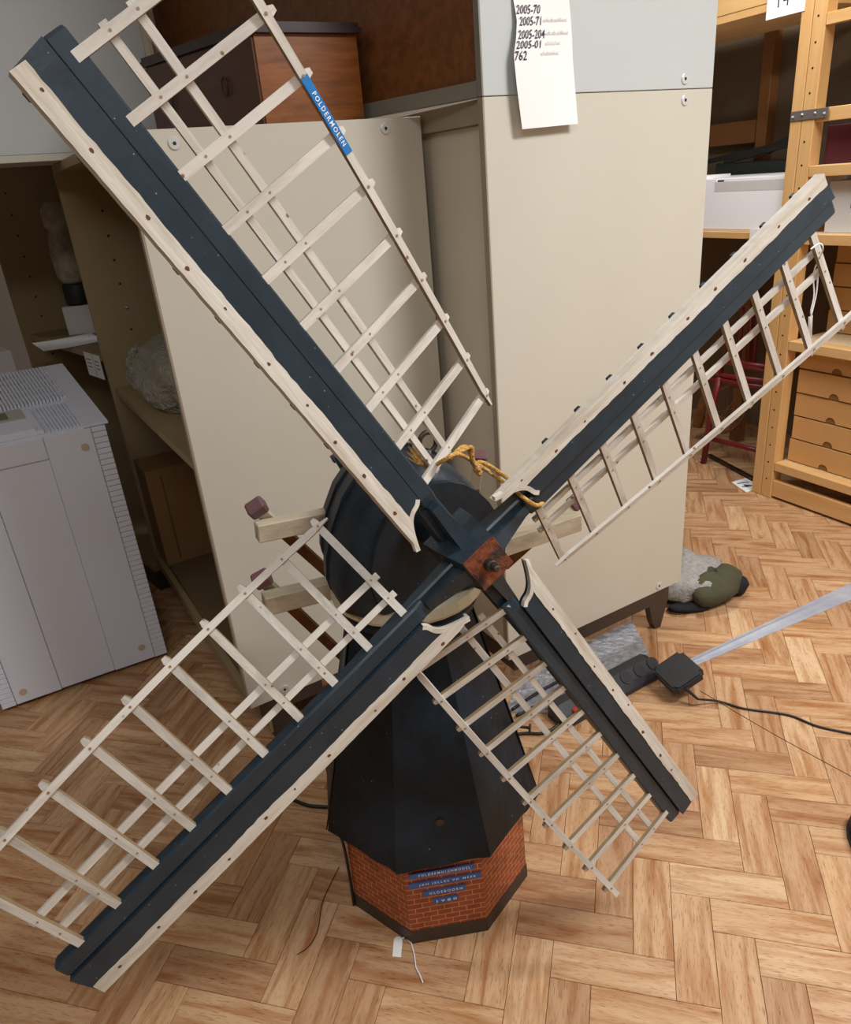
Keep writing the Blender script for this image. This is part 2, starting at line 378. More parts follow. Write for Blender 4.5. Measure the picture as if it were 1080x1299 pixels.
for p_ in bo.data.polygons:
    if abs(p_.normal.z) > .8: continue
    ang = (math.atan2(p_.center.y, p_.center.x) - OC0 - PI/8)/(PI/4); k = round(ang)
    for li in p_.loop_indices:
        v = bo.data.vertices[bo.data.loops[li].vertex_index].co
        a0 = oct_(k, RB, 0); dd = (oct_(k+1, RB, 0)-a0).normalized()
        uvl.data[li].uv = (k*.155 + (v-Vector((a0.x, a0.y, v.z))).dot(dd), v.z)
# blue embossed label strips on the front facet
fa = oct_(1, RB, 0); fb = oct_(2, RB, 0); fx = (fb-fa).normalized(); fz = Vector((-(0), 0, 1)); fn = fx.cross(fz).normalized()
for txt, z_, u0, u1 in (('POLDERMOLENMODEL', .199, .07, .90), ('JAN JELLES VD MEER', .171, .05, .97), ('OLDEBOORN', .143, .22, .76), ('1980', .116, .33, .66)):
    mb = MB(); o_ = fa.lerp(fb, 0) + Vector((0, 0, z_)) + fn*(.001 - .004*(z_-.036)/.234*0)
    Mx = Matrix((( fx.x, fz.x, fn.x, o_.x), (fx.y, fz.y, fn.y, o_.y), (fx.z, fz.z, fn.z, o_.z), (0, 0, 0, 1)))
    mb.M = Mx; mb.box((u0*side_len, -.0068, -.002), (u1*side_len, .0068, .0008)); mb.M = None
    pad = .1*(u1-u0)*side_len
    fit_text(mb, txt, Mx, u0*side_len+pad*1.4, u1*side_len-pad*.7, .0072, spacing=1.5, fw=.01, z=.0012)
    mb.build('label_strip', [MT['navy'], MT['ink']], bo, label='dark blue embossed label strip')
# tower skirt
ZT0, ZT1, RT0, RT1 = .252, .752, .246, .118
MB().loft([[oct_(k, RT0-.022, ZT0+.02) for k in range(8)], [oct_(k, RT1-.008, ZT1) for k in range(8)]]).build('tower_core', MT['tar'], wm)
for k in range(8):
    rg = random.Random(k+3); mb = MB(); n = 8; m_ = 6; rings = []
    lip = .003 if k % 2 == 0 else .007
    def tp(s_, h, off):
        z = ZT0 + (ZT1-ZT0)*h; r = RT0 + (RT1-RT0)*h
        a = oct_(k, r, z); b_ = oct_(k+1, r, z); p_ = a.lerp(b_, s_); nrm = Vector((a.x+b_.x, a.y+b_.y, .45*(abs(a.x+b_.x)+abs(a.y+b_.y)))).normalized()
        return p_ + nrm*off
    jag = [rg.uniform(-.004, .003) for _ in range(n+1)]
    grid = []
    for off in (0, .0022):
        for i in range(m_+1):
            row = []
            for j in range(n+1):
                s_ = -.006 + 1.012*j/n; h = i/m_
                w_ = .0016*math.sin(5*s_+k)*math.sin(4*h+k) + (lip-.003)*abs(2*s_-1)**6
                v = tp(s_, h, off + w_ + .001)
                if i == 0: v.z += jag[j]
                row.append(v)
            grid.append(row)
    R1 = grid[:m_+1]; R2 = grid[m_+1:]
    vs = [v for r in R1 for v in r] + [v for r in R2 for v in r]; o2 = (m_+1)*(n+1); fs = []
    for i in range(m_):
        for j in range(n):
            q = [i*(n+1)+j, i*(n+1)+j+1, (i+1)*(n+1)+j+1, (i+1)*(n+1)+j]; fs.append(q[::-1]); fs.append([x+o2 for x in q])
    for i in range(m_):
        for j in (0, n): q = [i*(n+1)+j, (i+1)*(n+1)+j]; fs.append([q[0], q[1], q[1]+o2, q[0]+o2])
    for j in range(n):
        for i in (0, m_): q = [i*(n+1)+j, i*(n+1)+j+1]; fs.append([q[0], q[1], q[1]+o2, q[0]+o2])
    mb.add(vs, fs); mb.build('tower_panel', MT['tar'], wm)
# small nail head on the front panel and peg at the right
mb = MB(); c = oct_(1, .213, .345).lerp(oct_(2, .213, .345), .52); mb.tube([c-fn*.01, c+fn*.012, c+fn*.013], [.006, .006, .009], 8); mb.build('loop_nail', MT['iron'], wm)
mb = MB(); c = oct_(3, .208, .44); d_ = Vector((.95, -.3, 0)); mb.tube([c-d_*.04, c+d_*.026], .003, 8); mb.tube([c+d_*.026, c+d_*.030], .009, 8); mb.build('tower_peg', MT['iron'], wm)
# cable running down the left corner of the base
MB().tube(smoothpath([oct_(0, RB+.016, .275), oct_(0, RB+.006, .2), oct_(0, RB+.004, .1), oct_(0, RB+.006, .004)]), .0035, 6).build('corner_lead', MT['cable'], wm)
# collar between tower and cap
mb = MB()
ring = lambda r, z, n=28: [Vector((r*math.cos(2*PI*i/n), r*math.sin(2*PI*i/n), z)) for i in range(n)]
mb.loft([ring(.137, .735), ring(.142, .75), ring(.137, .764)]); mb.build('black_collar', MT['tar'], wm)
mb = MB(); mb.loft([ring(.15, .765), ring(.153, .771), ring(.15, .79)]); mb.build('cream_collar', MT['collar'], wm, label='cream painted collar ring stained with rust')
# cap
NH = Vector((.396, -.914, 0)).normalized(); SD = Vector((-NH.y, NH.x, 0))
def cp(a, s_, z): return NH*a + SD*(s_+.014) + Vector((0, 0, z))
prof = [(1.0, 0), (1.03, .1), (1.0, .25), (.89, .47), (.71, .7), (.46, .88), (.2, .975), (0, 1.0)]
prof = prof + [(-x, y) for x, y in prof[-2::-1]]
cs = [(.112, .118, .80, 1.010), (.105, .145, .792, 1.035), (.06, .163, .785, 1.05), (-.02, .163, .795, 1.05), (-.09, .145, .825, 1.035), (-.15, .115, .84, 1.02), (-.172, .095, .85, 1.0)]
mb = MB()
for i in range(len(cs)): pass
rings = [[cp(a, hw*x, z0+(z1-z0)*y) for x, y in prof] for a, hw, z0, z1 in cs]
mb.loft(rings); capo = mb.build('cap', MT['cap'], wm, smooth=True)
# overlapping sheet seams of the cap
for a, hw, z0, z1 in ((-.03, .163, .799, 1.053), (-.10, .146, .828, 1.037)):
    mb = MB(); r1 = [cp(a-.02, (hw-.004)*x, z0+(z1-z0-.003)*y) for x, y in prof]; r2 = [cp(a+.016, (hw+.003)*x, z0+(z1-z0+.004)*y) for x, y in prof]
    r3 = [cp(a+.016, (hw-.004)*x, z0+(z1-z0-.004)*y) for x, y in prof]
    mb.loft([r1, r2, r3], caps=False, closed=False); mb.build('cap_seam', MT['cap'], capo)
# front boards of the cap: cracked dome plate
mb = MB(); n = 14; pts = [(.135*math.cos(PI*i/n), .855+.165*math.sin(PI*i/n)) for i in range(n+1)] + [(-.125, .80), (.125, .80)]
Mf = Matrix(((SD.x, 0, NH.x, NH.x*.112+SD.x*.022), (SD.y, 0, NH.y, NH.y*.112+SD.y*.022), (0, 1, 0, 0), (0, 0, 0, 1)))
mb.prism(pts, 0, .012, Mf); mb.build('cap_front', MT['cap'], capo)
mb = MB(); mb.tube([cp(.116, 0, .945), cp(.13, 0, .944)], .04, 18); mb.build('shaft_boss', MT['cap'], capo)
# rear gable flap
mb = MB(); mb.bar(cp(-.155, -.075, .99), cp(-.16, .02, 1.03), .035, .007, NH); mb.bar(cp(-.178, -.078, .995), cp(-.18, .02, 1.03), .014, .012, NH); mb.build('rear_flap', MT['cap'], capo)
# ring hook on the ridge
mb = MB(); rc = cp(.03, .045, 1.062)
mb.tube([rc + SD*(.017*math.cos(2*PI*i/16)) + Vector((0, 0, .019*math.sin(2*PI*i/16))) for i in range(16)], .005, 8, closed=True)
mb.tube([cp(.03, .045, 1.02), cp(.03, .045, 1.046)], .006, 8); mb.build('ridge_ring', MT['iron'], capo, smooth=True)

# sails.  Sail frame: x = trailing side, y = along the arm, z = towards the viewer
HUB = Vector((0.06834440020861848, 1.014542155153617, 0.9648949295700258))
MH = Matrix(((0.7726718932917676, -0.49577303546373286, 0.3964684635932493), (0.3812608937071805, -0.13693646638183532, -0.9142693996325473), (0.5075611059237276, 0.857588188749083, 0.08321191183688714)))
FIT = {'NW': [0.01745, 0.11486, -0.00193, -0.01606, 0.14053, 0.072, 0.20703, -0.28323, 0.04446], 'NE': [0.05112, -0.02997, 0.02631, 0.01419, 0.12496, 0.07175, 0.20085, -0.3906, 0.0416], 'SE': [-0.05426, 0.04046, -0.03294, -0.00394, 0.12098, 0.06694, 0.19094, -0.32141, 0.04179], 'SW': [-0.03916, -0.03051, 0.02702, 0.01438, 0.14149, 0.07179, 0.20683, -0.61541, 0.06862]}
TIP = dict(NW=.818, NE=.827, SE=.757, SW=.836)
SAILM = {}
def sail(k, nm):
    p_ = FIT[nm]; rv = Vector(p_[:3]); an = rv.length
    Q = Matrix.Rotation(an, 3, rv.normalized())
    ph = PI/2 - k*PI/2; d = Vector((math.cos(ph), math.sin(ph), 0)); t = Vector((math.sin(ph), -math.cos(ph), 0)); n = Vector((0, 0, 1))
    F = MH @ Q; D, T_, N_ = F @ d, F @ t, F @ n; O = HUB + N_*p_[3] - BASE
    M4 = Matrix(((T_.x, D.x, N_.x, O.x), (T_.y, D.y, N_.y, O.y), (T_.z, D.z, N_.z, O.z), (0, 0, 0, 1))); SAILM[nm] = Matrix.Translation(BASE) @ M4
    r0, dr, te, a0, a1 = p_[4:9]; ro = TIP[nm]; rg = random.Random(nm)
    # stock and beam: the sail itself
    mb = MB()
    def sect(y, xl, xr, z0, z1, c=.003): return [Vector(v) for v in ((xl, y, z0), (xr, y, z0), (xr, y, z1-c), (xr-c, y, z1), (xl+c, y, z1), (xl, y, z1-c))]
    mb.loft([sect(.118, -.007, .013, -.018, -.012), sect(.109, -.010, .0165, -.02, -.001), sect(.125, -.0105, .0168, -.021, .003), sect(.3, -.0105, .0168, -.021, .004), sect(ro-.004, -.0105, .0175, -.017, .004), sect(ro, -.0095, .0165, -.015, .002)])
    mb.loft([sect(0, -.02, .02, -.034, -.007), sect(.05, -.02, .02, -.034, -.007), sect(.12, -.017, .018, -.03, -.009), sect(.26, -.008, .014, -.026, -.012)])
    so = mb.build('sail', MT['paint2'], wm, mw=M4, label='sail at the %s of the cross' % {'NW': 'upper left', 'NE': 'upper right', 'SE': 'lower right', 'SW': 'lower left'}[nm])
    # windboard with ogee end
    og = [(p.x, p.y) for p in smoothpath([Vector(v + (0,)) for v in ((-.0108, .133), (-.0165, .128), (-.022, .1258), (-.029, .1238), (-.036, .1195), (-.043, .1115), (-.0495, .099), (-.055, .086), (-.0595, .0735))], 3)]
    xo = -.0585 if nm != 'SW' else -.063
    mb = MB(); poly = og[:-1] + [(xo, .08), (xo, ro-.008), (-.0108, ro)]
    mb.prism(poly, -.006, .0095); mb.build('windboard', MT['paint'], so)
    mb = MB(); n = 70; xi = xo+.0185; L1 = []; L2 = []
    for i in range(n+1):
        y = .098 + (ro-.008-.098)*i/n
        L1.append((xo-.002+rg.uniform(-.0003, .0003), y)); L2.append((xi+rg.uniform(-.0008, .0008)+.0006*math.sin(i*.37), y))
    L2[0] = (-.0535, .0985); L2[1] = (-.0475, .112)
    mb.prism([(-.0597, .0725)] + L2 + L1[::-1], -.0065, .0108)
    mb.build('white_edge', MT['sailedge'], so, label='bare whitish edge strip')
    mb = MB(); rings = []
    for i, (x, y) in enumerate(og):
        a = Vector(og[min(i+1, len(og)-1)]) - Vector(og[max(i-1, 0)]); nrm = Vector((-a.y, a.x)).normalized(); nrm = nrm if nrm.y > 0 else -nrm
        w = .0072; p0 = Vector((x, y)) - nrm*.0008; p1 = p0 + nrm*w
        rings.append([Vector((p0.x, p0.y, .0015)), Vector((p1.x, p1.y, .0015)), Vector((p1.x, p1.y, .0106)), Vector((p0.x, p0.y, .0106))])
    mb.loft(rings); mb.build('white_ogee_trim', MT['sailedge'], so, label='white painted ogee end')
    # lattice
    def q(r, s_, off=0, i=None):
        i = (r-r0)/dr; al = a0 + a1*i; return Vector((math.cos(al)*s_ - math.sin(al)*off, r, math.sin(al)*s_ + math.cos(al)*off))
    nails = MB()
    for i in range(10):
        r = r0 + dr*i + rg.uniform(-.001, .001); al = a0 + a1*i; mb = MB(); hw = .0062; th = .0035
        st = [(.004, hw), (te-.004, hw), (te+.009, hw*.95), (te+.016, hw*.55)]
        if te < .195: st = [(.004, hw*.9), (te-.004, hw*.9), (te+.008, hw*.85), (te+.014, hw*.5)]
        rings = [[q(r, s_, -th) + Vector((0, -w, 0)), q(r, s_, -th) + Vector((0, w, 0)), q(r, s_, th) + Vector((0, w, 0)), q(r, s_, th) + Vector((0, -w, 0))] for s_, w in st]
        for ring_ in rings:
            for v in ring_: v.z += (al and 0)
        mb.loft(rings); mb.mi = [1 if (f_ < 12 and f_ % 4 == 3) else 0 for f_ in range(len(mb.f))]; mb.build('lattice_bar', [MT['sailwoodx'], MT['bareside']], so)
        for s_ in (.052, .09):
            c = q(r, s_, th); nn = (q(r, s_, th+1)-c).normalized(); nails.tube([c-nn*.001, c+nn*.0008], .0016, 6)
        c = q(r, te, .0105); nn = (q(r, te, 1)-q(r, te, 0)).normalized(); nails.tube([c-nn*.001, c+nn*.0008], .002, 6)
    en = MB()
    for i in range(10):
        y = r0+dr*i+rg.uniform(-.012, .012)
        if y < .12 or y > ro-.03: continue
        x = xo+.008+rg.uniform(-.004, .005); rr = rg.uniform(.0013, .0026)
        en.loft([[Vector((x+rr*1.1*math.cos(2*PI*k/9)*rg.uniform(.7, 1.2), y+rr*1.5*math.sin(2*PI*k/9)*rg.uniform(.7, 1.2), z)) for k in range(9)] for z in (.0095, .0112)])
    en.build('rusty_nails', MT['rustspot'], so, kind='stuff')
    st_ = MB()
    for i in range(1, 10): y = r0+dr*i; st_.box((xo-.0015, y-.0055, -.0155), (-.02, y+.0055, -.0085), .001)
    st_.build('bar_ends', MT['paint'], so, kind='stuff')
    nails.build('lattice_nails', MT['nail'], so, kind='stuff')
    for s_, w in ((.052, .0052), (.09, .0055)):
        mb = MB(); rings = []
        for i in range(21):
            r = r0-.014 + (dr*9+.026)*i/20; z0, z1 = -.0095, -.0036
            rings.append([q(r, s_-w, z0), q(r, s_+w, z0), q(r, s_+w, z1), q(r, s_-w, z1)])
        mb.loft(rings); mb.build('batten', MT['sailwood'], so)
    mb = MB(); rings = []; w = .0055
    for i in range(23):
        r = r0-.02 + (dr*9+.045)*i/22; w_ = w*(.25 if i == 0 else 1); z0, z1 = .0034, .0102
        rings.append([q(r, te-w_, z0), q(r, te+w_, z0), q(r, te+w_, z1), q(r, te-w_, z1)])
    mb.loft(rings); mb.mi = [1 if (f_ < 88 and f_ % 4 == 3) else 0 for f_ in range(len(mb.f))]; mb.build('outer_batten', [MT['sailwood'], MT['bareside'] if nm == 'NW' else MT['sailwood']], so)
    if nm == 'NW':
        mb = MB(); y0, y1 = r0+dr*5.64, r0+dr*7.0
        def fr_(r): return q(r, te, .0104), (q(r, te, 1)-q(r, te, 0)).normalized()
        pA, nA = fr_(y1); pB, nB = fr_(y0); fxx = (pB-pA).normalized(); fnn = (nA+nB).normalized(); fyy = fnn.cross(fxx)
        Mx = Matrix(((fxx.x, fyy.x, fnn.x, pA.x), (fxx.y, fyy.y, fnn.y, pA.y), (fxx.z, fyy.z, fnn.z, pA.z), (0, 0, 0, 1)))
        ll = (pB-pA).length; mb.M = Mx; mb.box((0, -.0056, -.001), (ll, .0056, .0006)); mb.M = None
        fit_text(mb, 'POLDERMOLEN', Mx, ll*.2, ll*.89, .0062, spacing=1.35, fw=.012, z=.0011)
        mb.build('name_strip', [MT['blue'], MT['ink']], so, label='bright blue embossed strip with white capitals')
    return so
for k, nm in enumerate(('NW', 'NE', 'SE', 'SW')): sail(k, nm)
# hub block and windshaft
HM = Matrix.Translation(HUB-BASE) @ MH.to_4x4()
mb = MB(); h = .034
mb.loft([[Vector((sx*r_, sy*r_, z)) for sx, sy in ((-1, -1), (1, -1), (1, 1), (-1, 1))] for r_, z in ((.042, -.06), (.04, -.02), (.033, .03), (.0315, .043))])
hb = mb.build('hub_block', MT['paint2'], wm, mw=HM)
MB().box((-.0312, -.0312, .043), (.0312, .0312, .0465), .001).build('hub_plate', MT['rust'], hb, label='square rusty iron plate')
mb = MB(); mb.tube([(0, 0, .046), (0, 0, .058), (0, 0, .060)], [.0095, .0095, .008], 12); mb.tube([(0, 0, .06), (0, 0, .071), (0, 0, .0725)], [.0055, .0055, .004], 10); mb.build('hub_bolt', MT['iron'], hb)
mb = MB(); mb.tube([(0, 0, -.2), (0, 0, -.06)], [.032, .036], 14); mb.build('windshaft', MT['tar'], hb)
for k in range(4):
    Rk = Matrix.Rotation(-k*PI/2, 4, 'Z'); zo = .0 if k % 2 == 0 else .012
    mb = MB(Rk); mb.loft([[Vector(v) for v in ((x0, y, z0), (x1, y, z0), (x1, y, z1), (x0, y, z1))] for y, x0, x1, z0, z1 in ((.03, -.014, .012, -.02, .022+zo), (.06, -.012, .010, -.02, .014+zo), (.108, -.008, .006, -.02, .004+zo))])
    mb.build('hub_wedge', MT['paint2'], hb)
# tail beams and braces
def W2(p): return Vector(p) - BASE
def yp(x, y, Y): d = ray(x, y); return CAM + d*(Y/d.y)
LS0, LS1 = W2((-.323, 1.276, .917)), W2((-.10, 1.374, .90))
mb = MB(); mb.bar(LS0, LS1, .03, .036, b=.002); mb.build('cross_beam', MT['spruit'], wm, label='weathered grey upper beam at the left of the cap')
SS0, SS1 = W2((-.335, 1.272, .762)), W2((-.172, 1.342, .752))
MB().bar(SS0, SS1, .036, .04, b=.002).build('cross_beam', MT['spruit'], wm, label='weathered lower beam at the left of the tower')
MB().bar(W2((-.20, 1.335, .752)), W2((-.10, 1.41, .752)), .018, .018).build('beam_stub', MT['spruit'], wm)
MB().bar(W2((.06, 1.44, .728)), W2((.355, 1.57, .736)), .036, .042, b=.002).build('cross_beam', MT['spruit'], wm, label='weathered beam at the right of the cap')
def brace(p, q_, name='brace'):
    p = W2(p); q_ = W2(q_); mb = MB(); mb.bar(p, q_, .022, .016, (0, -1, .4), .001); o = mb.build(name, MT['brace'], wm, label='brown stained brace')
    d = (p-q_).normalized(); MB().bar(p-d*.002, p+d*.026, .036, .03, (0, -1, .4), .004).build('brace_cap', MT['purple'], o, label='purple brown painted block')
    MB().bar(p-d*.002, p-d*.075, .0225, .0165, (0, -1, .4), .001).build('brace_head', MT['pale'], o)
brace(yp(330, 648, 1.30), yp(472, 776, 1.6)); brace(yp(336, 738, 1.30), yp(470, 865, 1.6))
brace(yp(725, 642, 1.60), yp(640, 718, 1.55)); brace(yp(607, 586, 1.56), yp(600, 640, 1.6))
MB().bar(W2((-.16, 1.54, .80)), W2((-.13, 1.66, .10)), .04, .04, (0, -1, 0), .002).build('tail_pole', MT['brace'], wm)
MB().bar(W2((-.31, 1.59, .315)), W2((.05, 1.68, .315)), .03, .025).build('tail_cross_bar', MT['brace'], wm)

# golden twine tied from the cap ring to the upper right sail
def sp(nm, t, r, n): return SAILM[nm] @ Vector((t, r, n))
def onsail(nm, x, y, n):
    M = SAILM[nm]; o = M @ Vector((0, 0, n)); nn = (M.to_3x3() @ Vector((0, 0, 1))); d = ray(x, y); return CAM + d*((o-CAM).dot(nn)/d.dot(nn))
mb = MB()
mb.tube(smoothpath([onsail('NW', 540, 593, -.05), onsail('NW', 552, 590, -.02), onsail('NW', 566, 582, .012), onsail('NW', 580, 576, .01), onsail('NW', 600, 585, -.03), onsail('NE', 640, 612, -.06), onsail('NE', 668, 634, .015), onsail('NE', 682, 641, .012), onsail('NE', 691, 636, -.005)]), .0034, 7)
mb.tube(smoothpath([onsail('NW', 571, 582, -.02), onsail('NW', 583, 569, -.02), onsail('NW', 592, 567, -.02), onsail('NW', 597, 575, -.025), onsail('NW', 604, 597, -.03), onsail('NW', 610, 601, -.03), onsail('NW', 606, 587, -.03), onsail('NW', 620, 590, -.03), onsail('NE', 650, 611, -.045)]), .0034, 7)
mb.tube(smoothpath([onsail('NW', 577, 577, -.012), onsail('NW', 598, 567, -.015), onsail('NW', 600, 582, -.02), onsail('NW', 608, 598, -.02)]), .0032, 7)
rg = random.Random(4)
for i in range(14):
    a = onsail('NW', 545+rg.uniform(-3, 3), 591+rg.uniform(-3, 3), -.03); b_ = onsail('NW', 518+rg.uniform(-6, 8), 572+rg.uniform(-8, 8), -.03); c = a.lerp(b_, .5); c.z -= .006
    mb.tube([a, c, b_], [.0018, .0014, .0006], 5)
tag(mb.build('twine', MT['twine'], smooth=True), 'golden hemp twine tied from the cap ring to the upper right sail', 'twine')

# paper tag hanging on the tip of the upper right sail
pt = thing('paper_tag', 'small white paper tag hanging by thread from the upper right sail tip', 'tag', onsail('NE', 1036, 410, -.03))
def loc_(o, p): return p - o.location
T1 = onsail('NE', 1031, 330, .008)
mb = MB(); mb.tube([loc_(pt, p) for p in smoothpath([onsail('NE', 1029, 316, .02), onsail('NE', 1040, 309, .02), onsail('NE', 1044, 318, .018), onsail('NE', 1033, 345, -.03), onsail('NE', 1033, 375, -.03), onsail('NE', 1029, 395, -.03), onsail('NE', 1031, 402, -.03)])], .0013, 5)
mb.tube([loc_(pt, p) for p in smoothpath([onsail('NE', 1038, 345, -.03), onsail('NE', 1036, 372, -.03), onsail('NE', 1029, 402, -.03)])], .0012, 5); mb.build('thread', MT['paper'], pt)
mb = MB(); a, b_, c, d = [loc_(pt, onsail('NE', x, y, -.03)) for x, y in ((1026, 402), (1031, 401), (1030, 431), (1026, 436))]
nn = (b_-a).cross(d-a).normalized()*.0006; mb.add([a-nn, b_-nn, c-nn, d-nn, a+nn, b_+nn, c+nn, d+nn], [[0, 1, 2, 3], [7, 6, 5, 4], [0, 4, 5, 1], [1, 5, 6, 2], [2, 6, 7, 3], [3, 7, 4, 0]]); mb.build('card', MT['paper'], pt)
# tag on the floor at the base
pt = thing('paper_tag', 'white paper tag with loose thread lying on the parquet before the brick base', 'tag', fl(505, 1200))
mb = MB(); q_ = [loc_(pt, fl(x, y)) for x, y in ((500, 1192), (503, 1189), (508, 1189), (511, 1193), (509, 1215), (498, 1214))]
mb.add([v+Vector((0, 0, .0008)) for v in q_] + [v+Vector((0, 0, .0018)) for v in q_], [[5, 4, 3, 2, 1, 0], [6, 7, 8, 9, 10, 11]] + [[i, (i+1) % 6, 6+(i+1) % 6, 6+i] for i in range(6)]); mb.build('card', MT['paper'], pt)
mb = MB(); mb.tube([loc_(pt, fl(x, y)) + Vector((0, 0, .0028)) for x, y in ((506, 1193), (514, 1190), (522, 1197), (526, 1212), (528, 1228), (533, 1238), (537, 1248))], .0014, 5); mb.build('thread', MT['paper'], pt)

# ------------------------------------------------------------------ cabinets
AZ = 29.4
LA = Vector((-.555, 1.726, 0)); TA = Vector((.211, 1.845, 0))
def inv(A, az, p):
    a = math.radians(-az); d = p - A; return Vector((d.x*math.cos(a)-d.y*math.sin(a), d.x*math.sin(a)+d.y*math.cos(a), d.z))
def screws(root, panel, pts, A):
    for x, y in pts:
        p = inv(A, AZ, vpl(x, y, A, AZ)); mb = MB(); mb.tube([(p.x, .004, p.z), (p.x, -.0022, p.z), (p.x, -.003, p.z)], [.013, .013, .0115], 18)
        mb.tube([(p.x, -.003, p.z), (p.x, -.0036, p.z)], .004, 8, mi=1); mb.build('cam_screw', [MT['steel'], MT['dark']], panel)
low = thing('shelf_unit', 'cream open shelf unit behind the windmill with side panel facing out', 'shelf unit', LA, AZ)
WL = 1.128
pan = MB().box((.004, 0, .155), (.727, .02, 1.64), .0012).build('side_panel', MT['cream'], low)
MB().box((.0, .0005, .156), (.004, .0195, 1.639)).build('edge_band', MT['taupe'], pan)
screws(low, pan, ((221, 182), (489, 163), (361, 874)), LA)
pan2 = MB().box((.0, WL, .155), (.70, WL+.02, 1.64), .0012).build('side_panel', MT['creamshade'], low)
mb = MB()
for x in (.12, .6):
    for k in range(14):
        z = .45 + k*.08; mb.tube([(x, WL+.001, z), (x, WL-.0006, z)], .0045, 8)
mb.build('peg_holes', MT['dark'], pan2, kind='stuff')
MB().tube([(.12, WL, 1.17), (.12, WL-.012, 1.17)], .004, 8).build('shelf_pin', MT['steel'], pan2)
MB().box((.0, .021, 1.615), (.70, WL-.001, 1.64)).build('top_board', MT['creamshade'], low)
MB().box((.012, .021, .868), (.69, WL-.001, .892), .001).build('shelf', MT['creamshade'], low)
MB().box((.02, .021, .20), (.69, WL-.001, .225), .001).build('bottom_board', MT['boardshade'], low)
MB().box((.691, .021, .16), (.697, WL-.001, 1.615)).build('back_board', MT['creamshade'], low)
MB().box((.05, .02, .03), (.07, WL, .155)).build('kick_board', MT['creamshade'], low)
MB().box((.0, .021, .155), (.0195, WL-.001, .20), .001).build('front_rail', MT['creamshade'], low)
for y0 in (.012, WL-.05):
    MB().box((.06, y0, 0), (.12, y0+.05, .155), .003).build('foot', MT['plinth'], low); MB().box((.62, y0, 0), (.68, y0+.05, .155), .003).build('foot', MT['plinth'], low)
MB().box((.03, .004, .11), (.71, .011, .155)).build('plinth_rail', MT['plinth'], low)
# second shelf unit, turned a little, further left
U2 = Vector((-1.155, 2.735, 0)); u2 = thing('shelf_unit', 'shadowed shelf unit further left with paper labels on its shelf edge', 'shelf unit', U2, 40)
W2_ = .88
pA = MB().box((.002, W2_, .1), (.6, W2_+.02, 1.82)).build('side_panel', MT['creamshade'], u2)
mb = MB()
for x in (.1, .5):
    for k in range(15): z = .4 + k*.085; mb.tube([(x, W2_+.001, z), (x, W2_-.0006, z)], .0045, 8)
mb.build('peg_holes', MT['dark'], pA, kind='stuff')
MB().box((.03, .012, .985), (.59, W2_-.001, 1.01)).build('shelf', MT['creamshade'], u2)
MB().box((.02, .012, .1), (.59, W2_-.001, .125)).build('bottom_board', MT['creamshade'], u2)
MB().box((.0, .012, 1.80), (.6, W2_-.001, 1.82)).build('top_board', MT['creamshade'], u2)
MB().box((.592, .012, .1), (.6, W2_-.001, 1.80)).build('back_board', MT['creamshade'], u2)
MB().box((.03, .03, 0), (.57, W2_, .1)).build('base_box', MT['plinth'], u2)
def u2w(x, y, z): a = math.radians(40); return U2 + Vector((x*math.cos(a)-y*math.sin(a), x*math.sin(a)+y*math.cos(a), z))
for y0, y1 in ((.10, .185), (.02, .092)):
    t = MB().box((-.0012, y0, -.085), (0, y1, .005)); o = t.build('label_card', MT['paper']); o.matrix_world = Matrix.Translation(u2w(.0285, 0, 1.0)) @ Matrix.Rotation(math.radians(40), 4, 'Z')
    tag(o, 'white label card hanging on the shelf edge, ' + ('left of the pair' if y0 > .05 else 'right of the pair beside the cream upright'), 'label card', 'label cards on the shelf edge')
    mbx = MB()
    for k in range(3): mbx.box((-.0016, y0+.02, -.05+k*.014), (-.0012, y1-.02+k*.003, -.047+k*.014))
    mbx.build('scribble', MT['pen'], o)
mb = MB(); n = 8; rings = []
for i in range(n+1):
    s_ = i/n; x = .16 - .24*s_; z = 1.0118 + .012*max(0, s_-.6); rings.append([u2w(x, .30, z), u2w(x+.03, .56, z), u2w(x+.03, .56, z+.001), u2w(x, .30, z+.001)])
mb.loft(rings); tag(mb.build('paper_sheet', MT['paper']), 'white paper sheet sticking out over the edge of the shadowed shelf', 'paper')
# glass jar with a plaster figure on that shelf
J = u2w(.20, .62, 1.0105); j = thing('specimen_jar', 'dusty glass jar with a pale lump on a white block on the shadowed shelf', 'jar', J)
MB().box((-.06, -.06, 0), (.06, .06, .12), .003).build('white_block', MT['greybox'], j)
mb = MB(); mb.loft([ring(r, z, 16) for r, z in ((.05, .12), (.055, .13), (.055, .2), (.05, .21))]); mb.build('dark_foot', MT['darkgreen'], j, smooth=True)
mb = MB(); mb.loft([ring(r, z, 16) for r, z in ((.045, .21), (.062, .24), (.066, .33), (.055, .40), (.045, .42), (.06, .44), (.058, .50), (.035, .53))]); mb.build('jar_body', MT['plaster'], j, smooth=True)
# white printed carton at the far left
t = thing('white_carton', 'white printed carton at far left beside the shadowed shelf unit', 'box', (-2.02, 3.42, .0), 40)
MB().box((-.2, -.0, 0), (.2, .5, .93), .003).build('body', MT['whitebox'], t)
mb = MB()
for k in range(5): mb.tube([(-.2005, .02+.05*k, .87), (-.2012, .02+.05*k, .87)], .016, 10)
mb.build('print', MT['pencil'], t)
